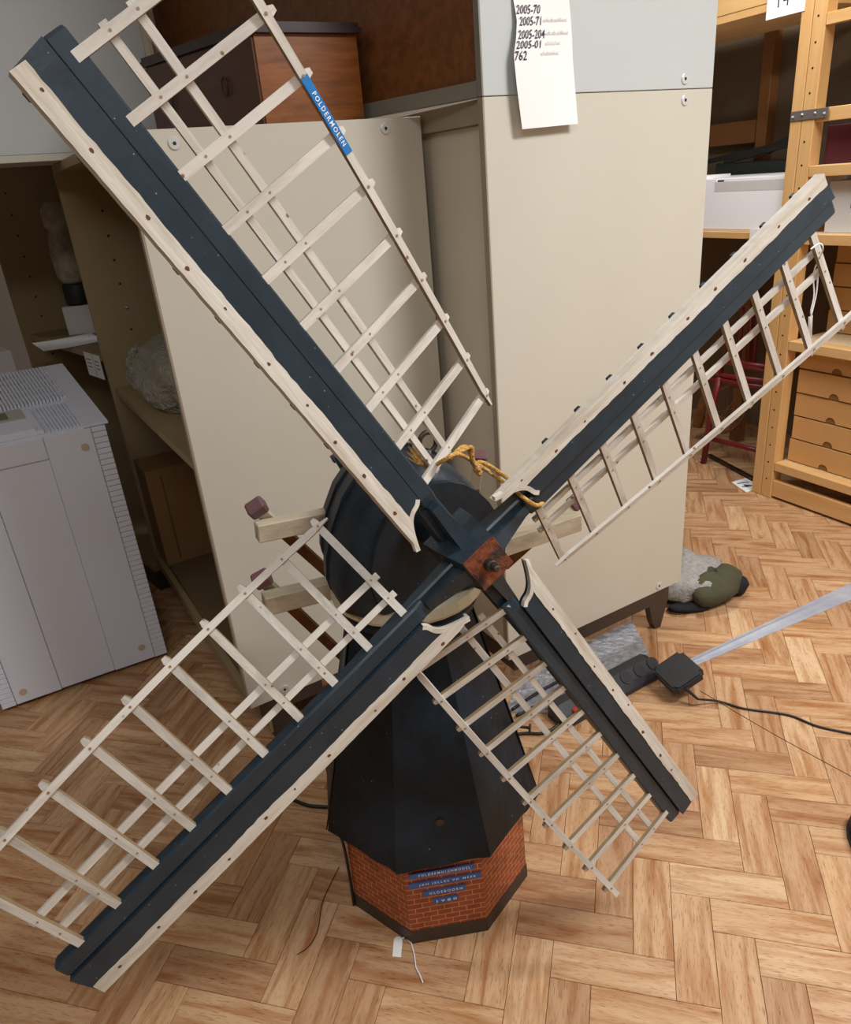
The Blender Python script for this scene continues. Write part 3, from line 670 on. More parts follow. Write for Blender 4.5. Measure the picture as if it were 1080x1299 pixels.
# bubble-wrapped bundle on the shelf
def lw(x, y, z): a = math.radians(AZ); return LA + Vector((x*math.cos(a)-y*math.sin(a), x*math.sin(a)+y*math.cos(a), z))
rg = random.Random(2); b_ = thing('bubble_wrapped_bundle', 'bundle wrapped in clear bubble wrap on the cream unit shelf', 'bundle', lw(.2, .66, .8925), AZ)
def lump(rx, ry, rz, seed, n=20, m=12, amp=.14, z0=0.0, ctr=(0, 0)):
    rg = random.Random(seed); ph = [(rg.uniform(0, 6), rg.uniform(1, 5), rg.uniform(1, 5)) for _ in range(7)]; rings = []
    for i in range(m+1):
        th = PI*i/m; row = []
        for k in range(n):
            a = 2*PI*k/n; f = 1 + amp*sum(math.sin(p0 + p1*a + p2*th) if True else 0 for p0, p1, p2 in [(q0, round(q1), q2) for q0, q1, q2 in ph])/3
            row.append(Vector((ctr[0] + rx*math.sin(th)*math.cos(a)*f, ctr[1] + ry*math.sin(th)*math.sin(a)*f, max(z0, rz + rz*-math.cos(th)*f))))
        rings.append(row)
    return rings
MB().loft(lump(.13, .30, .075, 5, amp=.1)).build('contents', MT['plaster'], b_, smooth=True)
MB().loft(lump(.17, .40, .11, 8, n=28, m=16, amp=.22)).build('wrap', MT['bubble'], b_, smooth=False)
MB().loft(lump(.06, .09, .07, 11, n=14, m=10, amp=.3, ctr=(-.09, .37))).build('wrap_end', MT['bubble'], b_)
# carton
c_ = thing('cardboard_carton', 'brown cardboard carton on the bottom board of the cream unit', 'box', lw(.012, .937, .2255), AZ)
CW = WL-.937-.003; cz = .383
MB().box((0, 0, 0), (.44, CW, cz), .002).build('body', MT['carton'], c_)
mb = MB(); mb.box((.0, .0, cz), (.219, CW, cz+.004)); mb.box((.221, 0, cz), (.44, CW, cz+.004)); mb.build('top_flaps', MT['carton'], c_)
mb = MB(); mb.box((.2, .003, cz+.0042), (.24, CW-.003, cz+.0048)); mb.box((.05, -.001, .02), (.056, -.0002, cz-.02)); mb.build('tape_strip', MT['tape'], c_)

# grey cupboard lying across the top at the left
GA = Vector((-.942, 2.554, 0)); gc = thing('grey_cupboard', 'grey cupboard standing on top of the shelf units at upper left', 'cupboard', (GA.x, GA.y, 1.6405), 37.9)
MB().box((-.75, 0, .02), (.262, .02, .95), .001).build('front_panel', MT['greyu'], gc)
MB().box((-.75, 0, 0), (.262, .02, .0195), .001).build('bottom_edge', MT['cream'], gc)
MB().box((.2625, -.0, 0), (.278, .24, .95)).build('side_panel', MT['taupeback'], gc)
MB().box((-.75, .0205, 0), (.262, .23, .02)).build('bottom_board', MT['cream'], gc)
MB().box((-.75, .2305, 0), (.262, .24, .95)).build('back_board', MT['hardboard'], gc)

# tall cabinet, two stacked units
tall = thing('tall_cabinet', 'tall cream cabinet at the right of the windmill, lower of two stacked', 'cabinet', TA, AZ)
pan = MB().box((.0, 0, .155), (.744, .02, 1.6495), .0012).build('side_panel', MT['cream'], tall)
screws(tall, pan, ((869, 127), (836, 743)), TA)
MB().box((-.003, .0005, .156), (0, .0195, 1.649)).build('edge_band', MT['taupe'], pan)
mb = MB(); mb.box((.02, .003, .105), (.69, .012, .1548)); mb.box((.02, .012, .105), (.03, .6, .1548)); mb.build('plinth_rail', MT['plinth'], tall)
mb = MB(); mb.prism([(.6, .105), (.69, .105), (.66, .0), (.635, 0), (.62, .03)], .004, .03, Matrix(((1, 0, 0, 0), (0, 0, 1, 0), (0, 1, 0, 0), (0, 0, 0, 1)))); mb.build('foot', MT['plinth'], tall)
MB().box((.06, .52, 0), (.12, .55, .105), .003).build('foot', MT['plinth'], tall); MB().box((.62, .52, 0), (.68, .55, .105), .003).build('foot', MT['plinth'], tall)
bk = Matrix.Translation((.006, 0, 0))
o = MB(bk).box((.022, .021, .16), (.03, .6, 1.598)).build('back_panel', MT['taupeback'], tall)
MB(bk).box((.004, .021, 1.60), (.02, .6, 1.6495), .001).build('top_rail', MT['taupe'], tall)
MB(bk).box((.0, .6, .155), (.73, .62, 1.649), .001).build('side_panel', MT['creamshade'], tall)
MB(bk).box((.03, .021, 1.62), (.70, .6, 1.64)).build('top_board', MT['creamshade'], tall)
upp = thing('upper_cabinet', 'pale grey cabinet with brown hardboard back stacked on the tall cream cabinet', 'cabinet', (TA.x, TA.y, 1.6515), AZ)
pan = MB().box((.0, 0, 0), (.744, .02, .9), .0012).build('side_panel', MT['greyu'], upp)
p_ = inv(TA, AZ, vpl(869, 100, TA, AZ)); mb = MB(); zz = p_.z-1.6515
mb.tube([(p_.x, .004, zz), (p_.x, -.0022, zz), (p_.x, -.003, zz)], [.013, .013, .0115], 18); mb.tube([(p_.x, -.003, zz), (p_.x, -.0036, zz)], .004, 8, mi=1); mb.build('cam_screw', [MT['steel'], MT['dark']], pan)
MB().box((-.003, .0005, .001), (0, .0195, .899)).build('edge_band', MT['greyframe'], pan)
bk = Matrix.Rotation(math.radians(102-90), 4, 'Z')
MB(bk).box((.016, .021, .03), (.022, 1.47, .9)).build('hardboard_back', MT['hardboard'], upp)
MB(bk).box((.0, .021, .0), (.022, 1.47, .032), .001).build('bottom_rail', MT['greyframe'], upp)
MB(bk).box((.0, 1.47, .0), (.03, 1.49, .9), .001).build('side_frame', MT['taupeback'], upp)

# handwritten note pinned on the tall cabinet
n_ = thing('handwritten_note', 'white paper note with handwritten numbers stuck on the tall cabinet side', 'note', (0, 0, 0))
mb = MB(); rows = 22; L_ = [(649, -14), (656, 25), (655, 48), (652, 70), (656, 110), (663, 165)]; R_ = [(721, -14), (724, 20), (726, 50), (727, 80), (733, 158)]
def interp(P_, s_):
    y = -14 + 178*s_
    for (xa, ya), (xb, yb) in zip(P_, P_[1:]):
        if y <= yb or yb == P_[-1][1]: f = (y-ya)/(yb-ya); return (xa+(xb-xa)*f, y)
sideN = Vector((math.sin(math.radians(AZ)), -math.cos(math.radians(AZ)), 0)); rings = []
def notept(s_, u, lift=0):
    a = interp(L_, s_); b2 = interp(R_, s_); x, y = a[0]*(1-u)+b2[0]*u, a[1]*(1-u)+b2[1]*u - 7*u*s_
    off = .003 + .02*s_**2 + .012*abs(math.sin(3*s_))*(1-u) + lift
    A2 = TA + sideN*off; return vpl(x, y, A2, AZ)
for i in range(rows+1):
    s_ = i/rows; f_ = [notept(s_, u/4) for u in range(5)]; b2 = [notept(s_, u/4, -.0006) for u in range(4, -1, -1)]; rings.append(f_+b2)
mb.loft(rings); mb.build('sheet', MT['paper'], n_)
mb = MB()
def notetext(txt, y, x0, x1, h, m_, sh=.2):
    s_ = (y+14)/178
    a = notept(s_, (x0-655)/72, .0015); b2 = notept(s_, (x1-655)/72, .0015); dx = (b2-a); l = dx.length; dx.normalize(); up = Vector((0, 0, 1)); up = (up-dx*up.dot(dx)).normalized(); nn = dx.cross(up)
    Mx = Matrix(((dx.x, up.x, nn.x, a.x), (dx.y, up.y, nn.y, a.y), (dx.z, up.z, nn.z, a.z), (0, 0, 0, 1))); fit_text(mb, txt, Mx, 0, l, h, mi=m_, spacing=1.0, shear=sh, fw=.004)
for txt, y, x0, x1, h in (('2005-70', 12, 656, 688, .017), ('2005-71', 27, 658, 688, .017), ('2005-204', 44, 657, 692, .017), ('2005-01', 57, 656, 688, .015), ('762', 71, 656, 671, .018)): notetext(txt, y, x0, x1, h, 0)
for y, x0, x1 in ((26, 690, 722), (43, 693, 723), (56, 693, 712), (69, 688, 710)): notetext('elubailiet', y, x0, x1, .008, 1, .1)
mb.build('handwriting', [MT['pen'], MT['pencil']], n_)

# drawer box on the low unit
dbx = thing('drawer_chest', 'low dark mahogany chest with drawers standing on the cream shelf unit', 'chest', (-.289, 1.991, 1.6405), AZ)
fa_ = math.radians(136-29.4); fd = Vector((math.cos(fa_), math.sin(fa_), 0)); DL = .485; sx_ = .262
def quad(mb, p0, p1, z0, z1, th, inward, mi=0):
    a = Vector(p0); b2 = Vector(p1); i_ = Vector(inward); vs = [a, b2, b2+i_*th, a+i_*th]
    mb.add([Vector((v.x, v.y, z0)) for v in vs] + [Vector((v.x, v.y, z1)) for v in vs], [[3, 2, 1, 0], [4, 5, 6, 7], [0, 1, 5, 4], [1, 2, 6, 5], [2, 3, 7, 6], [3, 0, 4, 7]], mi)
mb = MB(); poly = [(0, 0), (sx_, 0), (fd.x*DL+sx_, fd.y*DL), (fd.x*DL, fd.y*DL)]; mb.prism(poly, 0, .19); body = mb.build('carcass', MT['mahog'], dbx)
fi = Vector((math.cos(fa_-PI/2), math.sin(fa_-PI/2), 0))
mb = MB(); quad(mb, fd*.004 - fi*.006, fd*(DL-.004) - fi*.006, .004, .186, .006, fi); dr = mb.build('drawer', MT['mahogf'], dbx)
for s_ in (.26, .78):
    c = fd*(DL*s_) - fi*.008; mb = MB(); mb.tube([Vector((c.x, c.y, .10)) - fi*.004 + fd*(.012*math.cos(2*PI*i/14)) + Vector((0, 0, .02*math.sin(2*PI*i/14))) for i in range(14)], .0022, 6, closed=True); mb.build('handle', MT['iron'], dr)
mb = MB(); mb.prism([(-.014, -.014), (sx_+.01, -.014), (fd.x*DL+sx_+.01, fd.y*DL+.01), (fd.x*DL-.014, fd.y*DL+.01)], .1905, .203); mb.prism([(-.007, -.007), (sx_+.005, -.007), (fd.x*DL+sx_+.005, fd.y*DL+.005), (fd.x*DL-.007, fd.y*DL+.005)], .203, .213); mb.build('top_moulding', MT['mahogt'], dbx)

# ------------------------------------------------------------------ white dehumidifier
UA = fl(24, 899); UA.z = 0; UB = fl(218, 831); UB.z = 0; uaz = math.degrees(math.atan2(UB.y-UA.y, UB.x-UA.x)); UW = (UB-UA).length
du = thing('dehumidifier', 'white plastic dehumidifier on the parquet at left edge', 'dehumidifier', UA, uaz)
X0 = -.045; HF = .885; HB = 1.01; DP = .42; SK = -.06
def uside(x, y, z): return Vector((x + SK*y/DP, y, z))
mb = MB(); mb.loft([[uside(X0+.02, .004, .02), uside(UW-.012, .004, .02), uside(UW-.012, .004, HF), uside(X0+.02, .004, HF)], [uside(X0+.02, DP, .02), uside(UW-.012, DP, .02), uside(UW-.012, DP, HB), uside(X0+.02, DP, HB)]]); mb.build('body', MT['unit'], du)
ux = [.0, .14, .315, .452]
for a, b2, nm_ in ((ux[0], ux[1], 'left_front_panel'), (ux[1]+.0005, ux[2]-.0005, 'middle_front_panel'), (ux[2], ux[3], 'right_front_panel')):
    mb = MB(); mb.box((a+.0003, -.006 if 'middle' not in nm_ else -.002, .02), (b2-.0003, .004, HF-.004 if 'middle' not in nm_ else HF-.075), .0015); fp = mb.build(nm_, MT['unit'], du)
    if 'right' in nm_:
        for x, z in ((b2-.03, HF-.06), (b2-.035, .075)): MB().tube([(x, -.004, z), (x, -.008, z)], .012, 14).build('screw_cover', MT['tan'], fp)
    if 'left' in nm_: MB().tube([(.03, -.004, .06), (.03, -.008, .06)], .012, 14).build('screw_cover', MT['tan'], fp)
MB().box((ux[1]+.001, -.006, HF-.073), (ux[2]-.001, .004, HF-.004), .0015).build('front_fascia', MT['unit'], du)
# finned corner columns
for xs, nm_ in ((ux[3], 0), (X0, 1)):
    mb = MB(); z = .015; nF = 47 ; st = (HF-.02)/nF
    for k in range(nF): mb.box((xs+.001, -.004, .018+k*st), (xs+.043, .03, .018+k*st+st*.9), .001)
    cf = mb.build('corner_fins', MT['unit'], du, kind='stuff')
    MB().box((xs+.003, .0, .018), (xs+.038, .03, HF-.006)).build('fin_core', MT['fingap'], du)
# top: sloping deck with louvres
def top(x, y, h=0): return uside(x, y, HF + (HB-HF)*y/DP + h)
def deck(mb, x0, x1, y0, y1, h0, h1): mb.add([top(x0, y0, h0), top(x1, y0, h0), top(x1, y1, h0), top(x0, y1, h0), top(x0, y0, h1), top(x1, y0, h1), top(x1, y1, h1), top(x0, y1, h1)], [[3, 2, 1, 0], [4, 5, 6, 7], [0, 1, 5, 4], [1, 2, 6, 5], [2, 3, 7, 6], [3, 0, 4, 7]]); return mb
deck(MB(), ux[3]-.02, UW-.002, -.004, DP, .0, .008).build('deck_rim', MT['unit'], du)
mb = MB()
for k in range(11): x = .335+.0105*k; deck(mb, x, x+.007, .012, .085, .0, .006); deck(mb, x, x+.007, .09, .165, .0, .006)
mb.build('ribbed_deck', MT['unit'], du, kind='stuff')
for r_ in range(5):
    mb = MB(); y0 = .185+r_*.046
    for k in range(44): x = X0+.03+.0105*k; deck(mb, x, x+.0075, y0, y0+.039, .0, .014)
    mb.build('louvre_row', MT['unit'], du, kind='stuff')
    deck(MB(), X0+.02, .458, y0+.038, y0+.046, .0002, .001).build('louvre_gap', MT['fingap'], du)
cp_ = deck(MB(), .02, .325, .012, .165, .0, .012).build('control_panel', MT['unit'], du)
deck(MB(), .1, .30, .095, .155, .012, .016).build('display_frame', MT['lid'], cp_)
deck(MB(), .17, .255, .105, .145, .016, .017).build('display', MT['lcd'], cp_)
deck(MB(), .03, .305, .014, .035, .012, .02).build('handle_lip', MT['unit'], cp_)

# ------------------------------------------------------------------ pine racks at right
RA = Vector((1.589, 3.176, 0)); RAZ = -64
def rw(x, y, z): a = math.radians(RAZ); return RA + Vector((x*math.cos(a)-y*math.sin(a), x*math.sin(a)+y*math.cos(a), z))
def rinv(p): return inv(RA, RAZ, p)
RAD = .55
rk = thing('pine_rack', 'pine storage rack at right edge holding tan archive boxes', 'rack', RA, RAZ)
def post(root, x0, x1, y0, y1, holes=True):
    o = MB().box((x0, y0, 0), (x1, y1, 2.5), .003).build('post', MT['rack'], root)
    if holes:
        mb = MB(); xc = (x0+x1)/2-.004
        for k in range(30): z = .09+.083*k; mb.tube([(xc, y0+.001, z), (xc, y0-.0005, z)], .0042, 8)
        mb.build('peg_holes', MT['dark'], o, kind='stuff')
post(rk, .001, .056, 0, .06); post(rk, 1.1, 1.155, 0, .06); post(rk, .001, .056, RAD-.06, RAD); post(rk, 1.1, 1.155, RAD-.06, RAD)
def board(root, x0, x1, z1, th=.025, y0=.0, m='rackx', name='shelf_board'): return MB().box((x0, y0, z1-th), (x1, RAD-.0, z1), .0015).build(name, MT[m], root)
MB().box((.057, .005, .012), (1.099, .03, .09), .002).build('bottom_rail', MT['rackx'], rk)
MB().box((.057, .005, 1.565), (1.099, .03, 1.612), .002).build('front_rail', MT['rackx'], rk)
for z1 in (.18, .735, 1.165, 1.415, 1.92):
    MB().box((.058, .061 if z1 < .8 else .03, z1-.022), (1.098, RAD-.065, z1), .001).build('shelf_board', MT['board'], rk)
    MB().box((.058, .0, z1-.04), (1.098, .028 if z1 > .8 else .06, z1-.001), .0015).build('shelf_lip', MT['rackx'], rk)
MB().box((.06, RAD-.004, .1), (1.098, RAD+.002, 2.4)).build('back_sheet', MT['brownback'], rk)
rk2 = thing('pine_rack', 'pine storage rack beside the tall cabinet with white box on its shelf', 'rack', RA, RAZ)
post(rk2, -.05, -.001, 0, .06, False); post(rk2, -.05, -.001, RAD-.06, RAD, False); post(rk2, -1.15, -1.1, 0, .06, False); MB().box((-.62, RAD-.06, 0), (-.56, RAD, 2.5), .003).build('rear_post', MT['rackshade'], rk2)
for z1 in (1.167, 2.0):
    MB().box((-1.1, .006, z1-.028), (-.051, RAD-.061, z1), .0015).build('shelf_board', MT['rackx'], rk2)
MB().box((-1.1, .004, 2.0005), (-.051, .03, 2.06), .0015).build('shelf_lip', MT['rackx'], rk2)
MB().box((-1.1, RAD-.05, 1.52), (-.63, RAD-.03, 1.62)).build('back_rail', MT['rackshade'], rk2)
MB().box((-1.1, RAD-.004, .1), (-.06, RAD+.002, 2.4)).build('back_sheet', MT['brownback'], rk2)
br = thing('steel_bracket', 'flat steel mending plate joining the two pine rack posts', 'bracket', rw(0, -.0042, 1.595), RAZ)
pL = rinv(vpl(1006, 148, RA, 116)); pR = rinv(vpl(1052, 148, RA, 116))
MB().box((-.047, 0, -.017), (.115, .003, .017), .001).build('plate', mat('grey_plate', '77706a', .45, metal=.3), br)
for x in (-.035, .005, .06, .1): MB().tube([(x, .001, random.uniform(-.006, .008)), (x, -.002, 0)], .005, 10).build('screw', MT['steel'], br)

# tan archive boxes
def archive_box(label, x0, x1, y0, z, h, dp=.38, notch=.5, m='tray'):
    t = thing('archive_box', label, 'box', rw(x0, y0, z), RAZ, 'tan archive boxes in the pine rack')
    w = x1-x0; MB().box((.004, .004, 0), (w-.004, dp-.004, h-.012), .001).build('tray', MT['trayshade'], t)
    xc = w*notch; rn = .024; pts = [(0, .004), (xc-rn, .004)] + [(xc-rn*math.cos(PI*i/8), .004+rn*math.sin(PI*i/8)) for i in range(1, 8)] + [(xc+rn, .004), (w, .004), (w, h), (0, h)]
    mb = MB(); mb.prism(pts, 0, .0035, Matrix(((1, 0, 0, 0), (0, 0, 1, 0), (0, 1, 0, 0), (0, 0, 0, 1))))
    mb.box((0, .0036, .004), (.0035, dp, h)); mb.box((w-.0035, .0036, .004), (w, dp, h)); mb.box((.0036, .0036, h-.003), (w-.0036, dp, h)); mb.build('lid', MT[m], t)
    return t
ORD = ['bottom', 'second from bottom', 'middle', 'second from top', 'topmost']
for k in range(5): archive_box('tan archive box in the low rack bay, %s of its stack' % ORD[k], .075+.004*(k % 2), .68+.004*(k % 2), .064+.003*(k % 3), .1805+.1065*k, .1035, dp=.40, notch=.29)
q0 = rinv(vpl(1064, 395, RA, 116)).x
O4 = ['bottom', 'second from bottom', 'third from bottom', 'topmost']
for k in range(4): archive_box('tan archive box in the upper rack bay, %s of its stack' % O4[k], .062+.003*(k % 2), .68, .235, .7355+.0965*k, .0945, dp=.24, notch=.25)
# white flat boxes on the 1.17 shelves
wb = thing('white_archive_box', 'large flat white archive box on the rack shelf beside the tall cabinet', 'box', rw(-.86, .02, 1.1675), RAZ)
MB().box((.004, .004, 0), (.796, .40, .20), .002).build('tray', MT['whitebox'], wb)
pts = [(0, .01), (.8, .01), (.8, .215)] + [(.47+.022*math.cos(PI*i/8), .215-.02*math.sin(PI*i/8)) for i in range(9)] + [(0, .215)]
mb = MB(); mb.prism(pts, 0, .004, Matrix(((1, 0, 0, 0), (0, 0, 1, 0), (0, 1, 0, 0), (0, 0, 0, 1)))); mb.box((0, .004, .211), (.8, .4, .215)); mb.build('lid', MT['whitebox'], wb)
MB().box((.44, -.0006, .165), (.8, 0, .205)).build('grey_flap', MT['greybox'], wb)
MB().box((.22, -.0008, .135), (.29, 0, .143)).build('printed_line', MT['pencil'], wb)
nb = thing('spiral_notebook', 'spiral bound notebook lying on the white archive box', 'notebook', rw(-.8, .03, 1.383), RAZ)
MB().box((0, .02, 0), (.28, .2, .014), .001).build('pages', MT['paper'], nb)
for k in range(6): MB().tube([Vector((.02+.035*k, .018+.014*math.cos(2*PI*i/12), .012+.016*math.sin(2*PI*i/12)+.006)) for i in range(12)], .0025, 6, closed=True).build('wire_coil', MT['paper'], nb)
ds = thing('dark_folded_stand', 'dark folded metal stand lying behind the white archive box', 'stand', rw(-.8, .43, 1.168), RAZ)
mb = MB(); mb.box((0, .0, 0), (.42, .05, .27), .006); mb.build('body', MT['darkgreen'], ds)
mb = MB(); mb.bar((-.1, .02, .28), (.35, .01, .33), .03, .02); mb.bar((.05, .02, .28), (.48, .0, .34), .03, .025); mb.bar((.3, .01, .31), (.44, 0, .36), .02, .03); mb.build('folded_legs', MT['dark'], ds)
w2 = thing('white_archive_box', 'grey white archive box with black print behind the upper right sail tip', 'box', rw(.12, .05, 1.1655), RAZ)
MB().box((0, 0, 0), (.7, .35, .19), .002).build('body', MT['greybox'], w2)
mb = MB(); M_ = Matrix(((1, 0, 0, 0), (0, 0, -1, -.0006), (0, 1, 0, .13), (0, 0, 0, 1))); fit_text(mb, 'DE', M_, .11, .14, .02, mi=0); M2_ = Matrix(((1, 0, 0, 0), (0, 0, -1, -.0006), (0, 1, 0, .10), (0, 0, 0, 1))); fit_text(mb, '1937', M2_, .10, .155, .02, mi=0); mb.build('print', [MT['pen']], w2)
rb = thing('red_cloth_box', 'dark red cloth box standing on the upper shelf of the pine rack', 'box', rw(.066, .07, 1.4155), RAZ)
MB().box((0, 0, 0), (.2, .2, .135), .002).build('body', MT['redbook'], rb); MB().bar((.12, -.0008, .07), (.14, -.0008, .10), .008, .0012, (0, -1, 0)).build('label_scrap', MT['greybox'], rb)
# number cards
def card(label, x, y, z, w, h, txt, tx0, tx1, th):
    t = thing('number_card', label, 'sign', rw(x, y, z), RAZ); mb = MB(); mb.box((0, -.001, -h), (w, 0, 0)); M_ = Matrix(((1, 0, 0, 0), (0, 0, -1, -.0012), (0, 1, 0, -h*.5), (0, 0, 0, 1)))
    fit_text(mb, txt, M_, tx0, tx1, th, mi=1, z=.0004); mb.build('card', [MT['paper'], MT['pen']], t); return t
t = card('white number card hanging from the top shelf of the pine rack', -.205, -.0015, 2.058, .17, .115, '14', .05, .1, .05)
t2 = card('small white number card under the white box shelf', -.19, -.0015, 1.18, .065, .15, '1', .03, .042, .05)
fcard = thing('number_card', 'white number card lying on the parquet at the rack foot', 'sign', (0, 0, 0))
q_ = [fl(x, y) for x, y in ((928.5, 612), (946, 606.5), (965, 617), (947.5, 625))]; mb = MB(); mb.add([v+Vector((0, 0, .0006)) for v in q_] + [v+Vector((0, 0, .0016)) for v in q_], [[3, 2, 1, 0], [4, 5, 6, 7], [0, 1, 5, 4], [1, 2, 6, 5], [2, 3, 7, 6], [3, 0, 4, 7]])
ex = (q_[3]-q_[0]).normalized(); ey = Vector((-ex.y, ex.x, 0)); c0 = q_[0].lerp(q_[1], .5)
fit_text(mb, '14', Matrix(((ex.x, ey.x, 0, c0.x), (ex.y, ey.y, 0, c0.y), (0, 0, 1, .0016), (0, 0, 0, 1))), .035, .095, .06, mi=1, fw=.02, z=.0004); mb.build('card', [MT['paper'], MT['pen']], fcard)
# red tubular frame in the rack bay
rf = thing('red_tube_frame', 'dark red tubular metal frame standing on the floor in the rack bay', 'frame', (0, 0, 0))
fA = fl(893, 588); fB = fA + Vector((.35, .18, 0)); 
RFY = rinv(fA).y
def rp(x, y, off=0): return vpl(x, y, rw(0, RFY+off, 0), 116)
mb = MB(); mb.tube([rp(893, 586), rp(903, 520), rp(914, 478)], .016, 10); mb.build('front_leg', MT['redtube'], rf, smooth=True)
for pts in ([(899, 483), (914, 481), (940, 487), (975, 492)], [(914, 478), (917, 458), (978, 472)], [(917, 458), (978, 466)], [(900, 556), (940, 566), (972, 574)], [(890, 472), (930, 478), (977, 484)]):
    MB().tube([rp(*p) for p in pts], .012, 10).build('cross_tube', MT['redtube'], rf, smooth=True)
for x in (920, 938, 949, 957): MB().tube([rp(x, 462, .15), rp(x+5, 390, .15)], .008, 8).build('upright_rod', MT['redtube'], rf, smooth=True)
mb = MB(); c = rp(889, 582); mb.tube([c + Vector((.0, .014*math.cos(2*PI*i/12), .014*math.sin(2*PI*i/12)-.0)) for i in range(12)], .004, 6, closed=True); mb.build('caster', MT['steel'], rf)
MB().tube([rp(885, 540, .25), rp(897, 500, .25)], .03, 10).build('wooden_block', MT['brace'], rf)
mb = MB(); c = rp(922, 520, .25); 
for k in range(8): a = 2*PI*k/8; mb.tube([c, c+Vector((.13*math.cos(a), .05*math.cos(a), .13*math.sin(a)))], .003, 5)
mb.tube([c + Vector((.13*math.cos(2*PI*i/20), .05*math.cos(2*PI*i/20), .13*math.sin(2*PI*i/20))) for i in range(20)], .006, 6, closed=True); mb.build('spoked_wheel', MT['brace'], rf)
tag(MB().bar(fl(900, 580)+Vector((0, 0, .012)), fl(956, 610)+Vector((0, 0, .012)), .02, .012).build('dark_rod', MT['mahogt']), 'thin dark wooden rod lying on the floor under the red frame', 'rod')

# ------------------------------------------------------------------ things on the floor
ps = thing('power_strip', 'black power strip lying on the parquet behind the lower right sail', 'power strip', fl(705, 918)); ps.location.z = .0034; pr = fl(826, 852); pd = (pr-ps.location); pl_ = pd.length; ps.rotation_euler = (0, 0, math.atan2(pd.y, pd.x))
prof_ = [(-.042, 0), (-.042, .016), (-.026, .032), (.002, .056), (.030, .058), (.042, .046), (.042, 0)]
mb = MB(); mb.loft([[Vector((x, y*s_, z*s_)) for y, z in prof_] for x, s_ in ((-.0, .8), (.012, 1), (pl_-.02, 1), (pl_, .82))]); bd = mb.build('housing', MT['blackp2'], ps)
nrm = Vector((0, -.016, .026)).normalized()
for k in range(6):
    x = .1 + k*.058; c = Vector((x, -.0145, .0425)); t_ = Vector((0, -.65, .76)); mb = MB(); mb.tube([c, c+t_*.003], .0205, 18); mb.tube([c+t_*.002, c+t_*.0034], .016, 16, mi=1); mb.build('socket', [MT['blackp'], MT['dark']], bd)
MB().box((.045, -.036, .02), (.07, -.018, .04), .002).build('switch', MT['redled'], bd)
ad = thing('power_adapter', 'square black power adapter plugged into the power strip end', 'adapter', fl(868, 884))
AC = fl(861, 854, .07); ex = (fl(889, 850, .03)-fl(857, 826, .03)); ex.z = -.012; ex.normalize(); nz_ = Vector((.08, -.84, .54)); nz_ = (nz_ - ex*nz_.dot(ex)).normalized(); ey = nz_.cross(ex)
AM = Matrix(((ex.x, ey.x, nz_.x, AC.x-ad.location.x), (ex.y, ey.y, nz_.y, AC.y-ad.location.y), (ex.z, ey.z, nz_.z, AC.z), (0, 0, 0, 1)))
bm_ = bmesh.new(); bmesh.ops.create_cube(bm_, size=1)
for v in bm_.verts: v.co = Vector((v.co.x*.112, v.co.y*.112, v.co.z*.032))
bmesh.ops.bevel(bm_, geom=[e for e in bm_.edges if abs(e.verts[0].co.z-e.verts[1].co.z) > .01], offset=.012, segments=3, affect='EDGES'); bmesh.ops.bevel(bm_, geom=[e for e in bm_.edges if abs(e.verts[0].co.z-e.verts[1].co.z) < .001], offset=.004, segments=2, affect='EDGES')
bm_.verts.index_update(); MB(AM).add([v.co.copy() for v in bm_.verts], [[v.index for v in f.verts] for f in bm_.faces]).build('body', MT['blackp'], ad); bm_.free()
MB(AM).tube([(.02, 0, -.014), (.02, 0, -.034)], .018, 12).build('plug', MT['blackp'], ad)
mb = MB(AM); mb.tube([(.05, -.018, -.002), (.07, -.016, -.01), (.088, -.008, -.03)], [.006, .005, .0038], 8); mb.build('strain_relief', MT['rubber'], ad)
w0 = AM @ Vector((.088, -.008, -.03)) + ad.location
tag(MB().tube(smoothpath([w0, fl(914, 890, .008), fl(945, 899, .004), fl(1000, 907, .004), fl(1040, 922, .004), fl(1100, 934, .004)]), .0033, 8).build('adapter_cable', MT['cable'], smooth=True), 'thin black cable running from the adapter to the right edge', 'cable')
tag(MB().tube(smoothpath([fl(888, 876, .001), fl(980, 930, .001), fl(1090, 990, .001)]), .0008, 5).build('thin_wire', MT['wirem']), 'hair thin wire crossing the parquet at right', 'wire')
# duct tape
mb = MB(); rings = []; rg = random.Random(9); P0, P1 = (fl(876, 836), fl(884, 844)), (fl(1090, 735), fl(1090, 757))
for i in range(25):
    s_ = i/24; a = P0[0].lerp(P1[0], s_); b2 = P0[1].lerp(P1[1], s_); ridge = .006*math.exp(-((s_-.4)/.3)**2)
    top_ = [a.lerp(b2, f) + Vector((0, 0, .0012 + ridge*math.exp(-((f-.4)/.12)**2) + (.0008*rg.random()))) for f in (0, .15, .3, .4, .5, .65, .8, 1)]; rings.append(top_ + [Vector((v.x, v.y, .0003)) for v in top_[::-1]])
mb.loft(rings); tag(mb.build('duct_tape_strip', MT['ducttape']), 'strip of silver duct tape stuck across the parquet to the right edge', 'tape')
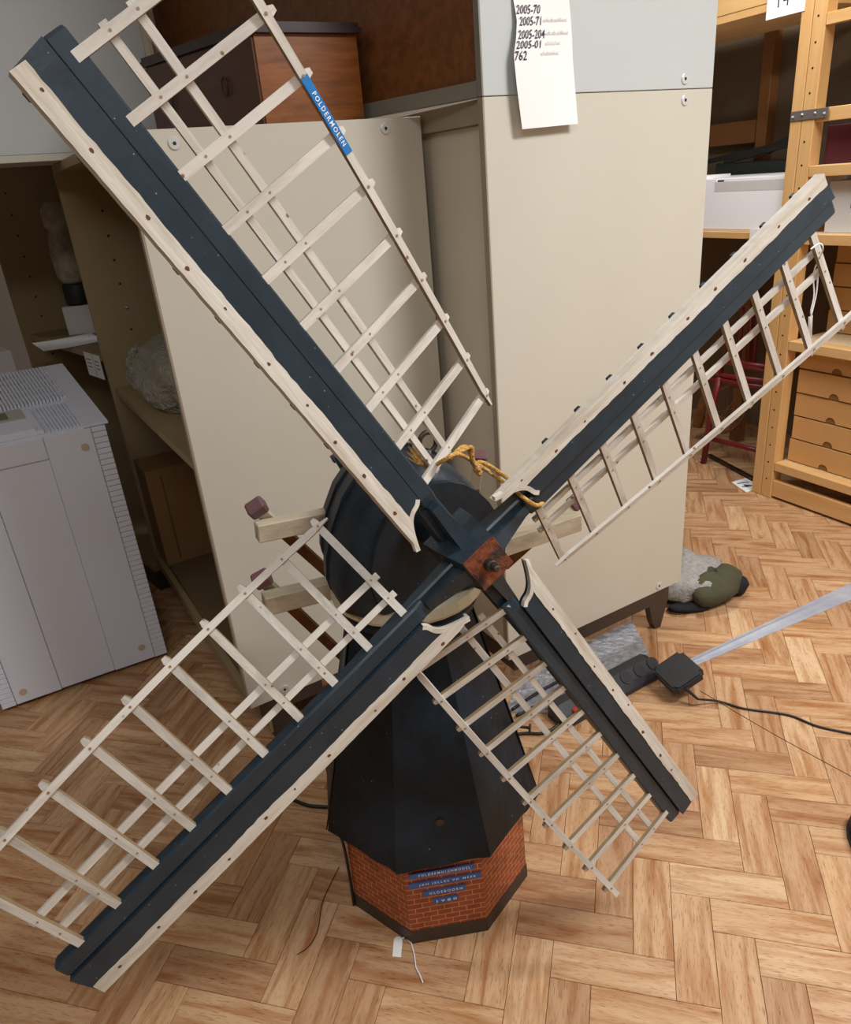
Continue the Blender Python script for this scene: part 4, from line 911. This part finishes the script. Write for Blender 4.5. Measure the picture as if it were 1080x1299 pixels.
# grey bundle of cloth by the cabinet
cl = thing('cloth_bundle', 'grey and olive cloth bundle with black end lying behind the tall cabinet', 'cloth', (1.0, 2.36, 0))
def drape(cx, cy, rx, ry, h, rot, seed, m_, nm_):
    rings = lump(rx, ry, h/2, seed, 22, 12, .1); R_ = Matrix.Rotation(rot, 3, 'Z'); return MB().loft([[R_ @ v + Vector((cx, cy, 0)) for v in r] for r in rings]).build(nm_, m_, cl, smooth=True)
drape(-.07, .045, .17, .165, .13, .2, 27, MT['grayc'], 'grey_cloth'); drape(.03, -.035, .13, .085, .115, .7, 22, MT['olive'], 'olive_cloth'); drape(.12, -.015, .05, .042, .07, .5, 23, MT['black'], 'black_end'); drape(-.06, -.10, .11, .03, .04, .12, 24, MT['black'], 'black_hem')
# foil-bubble slab under the power strip
mb = MB(); q_ = [fl(x, y) for x, y in ((640, 905), (660, 862), (740, 818), (802, 787), (824, 832), (760, 862), (700, 905))]
mb.prism([(v.x, v.y) for v in q_], .0005, .003); tag(mb.build('bubble_foil_sheet', MT['foil']), 'grey bubble foil sheet lying under the tall cabinet behind the power strip', 'foil')
# cables behind the tower
mb = MB(); mb.tube(smoothpath([fl(360, 1008, .005), fl(378, 1017, .005), fl(400, 1023, .005), fl(440, 1020, .005), fl(470, 990, .005), fl(640, 935, .005), fl(690, 930, .005), fl(712, 916, .012)]), .0048, 8)
tag(mb.build('black_power_cable', MT['cable'], smooth=True), 'black cable running behind the windmill base to the power strip', 'cable')
mb = MB(); mb.tube(smoothpath([fl(650, 900, .012), fl(680, 880, .012), fl(705, 866, .014), fl(735, 850, .012)]), .0045, 8); mb.tube(smoothpath([fl(655, 908, .012), fl(690, 890, .012), fl(720, 866, .02), fl(745, 858, .012)]), .0045, 8)
tag(mb.build('looped_cables', MT['cable'], smooth=True), 'pair of black cables lying over the grey bubble foil', 'cable')
tag(MB().tube(smoothpath([fl(430, 1100, .003), fl(420, 1120, .002), fl(409, 1145, .002), fl(403, 1180, .002), fl(392, 1200, .002), fl(377, 1211, .002)]), .001, 5).build('thin_wire', MT['cable']), 'thin black wire curling on the parquet left of the brick base', 'wire')
# shoe tip at the right edge
sh = thing('black_shoe', 'black rounded shoe tip entering at the right edge', 'shoe', fl(1125, 1092))
MB().loft(lump(.06, .12, .03, 31, 20, 10, .03, z0=.012)).build('upper', MT['rubber'], sh, smooth=True)
MB().loft([[Vector((.062*math.cos(2*PI*i/20), .123*math.sin(2*PI*i/20), z)) for i in range(20)] for z in (0, .012)]).build('sole', MT['dark'], sh)
